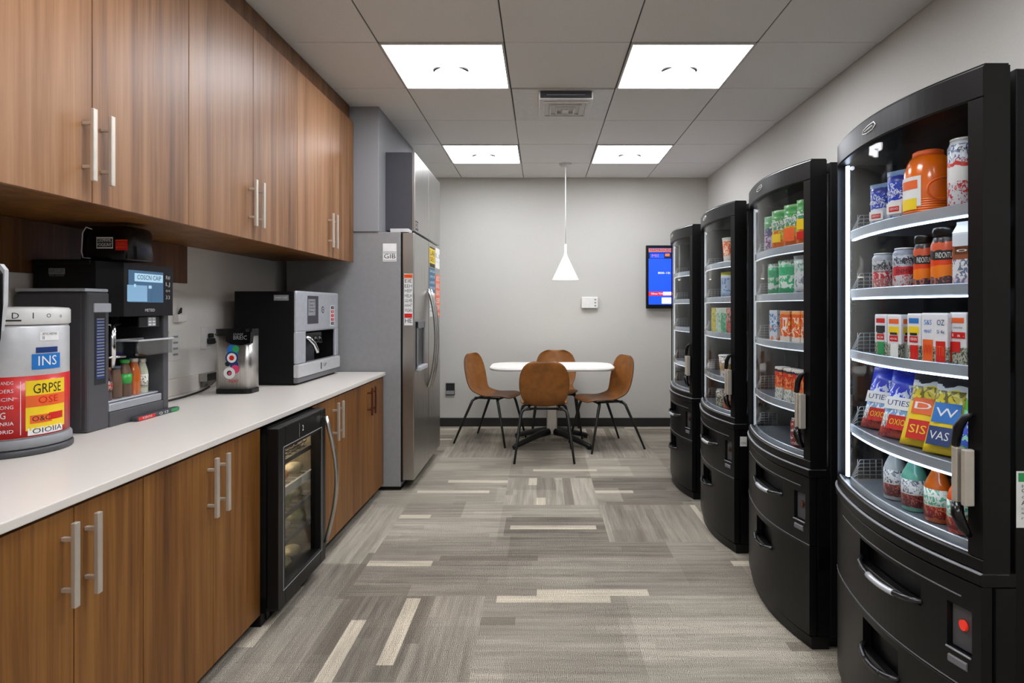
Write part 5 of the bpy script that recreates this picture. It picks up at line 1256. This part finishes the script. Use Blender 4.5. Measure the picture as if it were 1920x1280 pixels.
can('snack_tube', 'red and white striped snack tube on the floor of the second machine', 'snack tube', 1, 1493, 4, 0.021, 0.115, sr, 0.06, G2)
# machine 3
G3 = 'goods in the third vending machine'
oc = pack('orange_cup', [(0, (222, 214, 206)), (0.3, (216, 96, 40)), (0.9, (225, 220, 214))], [(0.3, 0.9, (235, 200, 170), 60)])
can('snack_cup', 'orange and white cup on the top shelf of the third machine', 'cup', 2, 1368, 0, 0.040, 0.14, oc, 0.08, G3, 'paper', False, True)
lbp = pack('light_blue_bag', [(0, (176, 196, 220)), (0.75, (190, 205, 225)), (0.85, (214, 214, 60))], [(0.0, 0.75, (110, 140, 190), 50)])
pouch('snack_bag', 'pale blue bag with a yellow top on the second shelf, third machine', 'snack bag', 2, 1364, 1, 0.10, 0.145, 0.05, lbp, 0.08, 0, G3)
for px, nm, mm in ((1345, 'yellow', pack('yellow_box', [(0, (206, 190, 70)), (0.6, (220, 205, 90))], [(0, 1, (150, 160, 60), 60)])), (1354, 'pale green', pack('pale_green_box', [(0, (190, 206, 190)), (0.7, (206, 216, 206))], [(0, 0.9, (120, 170, 140), 60)])),
                   (1364, 'green', pack('green_box', [(0, (70, 150, 110)), (0.8, (190, 210, 190))], [(0, 0.8, (140, 190, 160), 60)])), (1374, 'red speckled', pack('red_speckled_box', [(0, (190, 90, 90)), (0.5, (214, 150, 150))], [(0, 1, (90, 90, 70), 60)]))):
    carton('snack_box', f'{nm} box on the third shelf, third machine', 'box', 2, px, 2, 0.06, 0.045, 0.14, mm, 0.065, G3)
can('snack_cup', 'white cup with a golden picture on the fourth shelf, third machine', 'cup', 2, 1363, 3, 0.045, 0.12, pack('white_gold_cup', [(0, (216, 216, 218)), (0.3, (190, 150, 70)), (0.65, (220, 220, 222))], [(0, 1, (150, 130, 110), 50)]), 0.08, G3, 'paper', False, True)
can('snack_can', 'pale labelled can on the floor of the third machine', 'can', 2, 1352, 4, 0.028, 0.10, pack('pale_can', [(0, (190, 186, 170)), (0.6, (200, 196, 188))], [(0, 1, (80, 90, 70), 70)]), 0.06, G3)
can('snack_can', 'reddish can on the floor of the third machine, by the handle', 'can', 2, 1366, 4, 0.028, 0.11, pack('reddish_can', [(0, (190, 110, 80)), (0.5, (200, 180, 160))], [(0, 1, (150, 60, 50), 70)]), 0.06, G3)

# ------------------------------------------------------------------ turn the left bank by a hair about its far end
PIV = Vector((-1.09, 4.2, 0)); A = -0.012
RM = Matrix.Translation(PIV) @ Matrix.Rotation(A, 4, 'Z') @ Matrix.Translation(-PIV)
for o in BANK:
    o.location = RM @ o.location; o.rotation_euler.z += A

# ------------------------------------------------------------------ camera, world, view
cam = bpy.data.cameras.new('camera'); co = bpy.data.objects.new('camera', cam); COL.objects.link(co)
co.location = (0, 0, EYE); co.rotation_euler = (PI/2, 0, 0)
cam.sensor_width = 36.0; cam.lens = F/1920*36.0; cam.clip_start = 0.02
cam.shift_x = -56/1920; cam.shift_y = -64/1920
S.camera = co
w = bpy.data.worlds.new('world'); S.world = w; w.use_nodes = True
w.node_tree.nodes['Background'].inputs[0].default_value = (0.02, 0.02, 0.02, 1)
S.view_settings.view_transform = 'Standard'; S.view_settings.look = 'None'
S.view_settings.exposure = 0.0; S.view_settings.gamma = 1.0; S.view_settings.use_curve_mapping = False
S.cycles.use_denoising = True
S.cycles.max_bounces = 12; S.cycles.diffuse_bounces = 8; S.cycles.transparent_max_bounces = 16
S.cycles.sample_clamp_indirect = 6.0
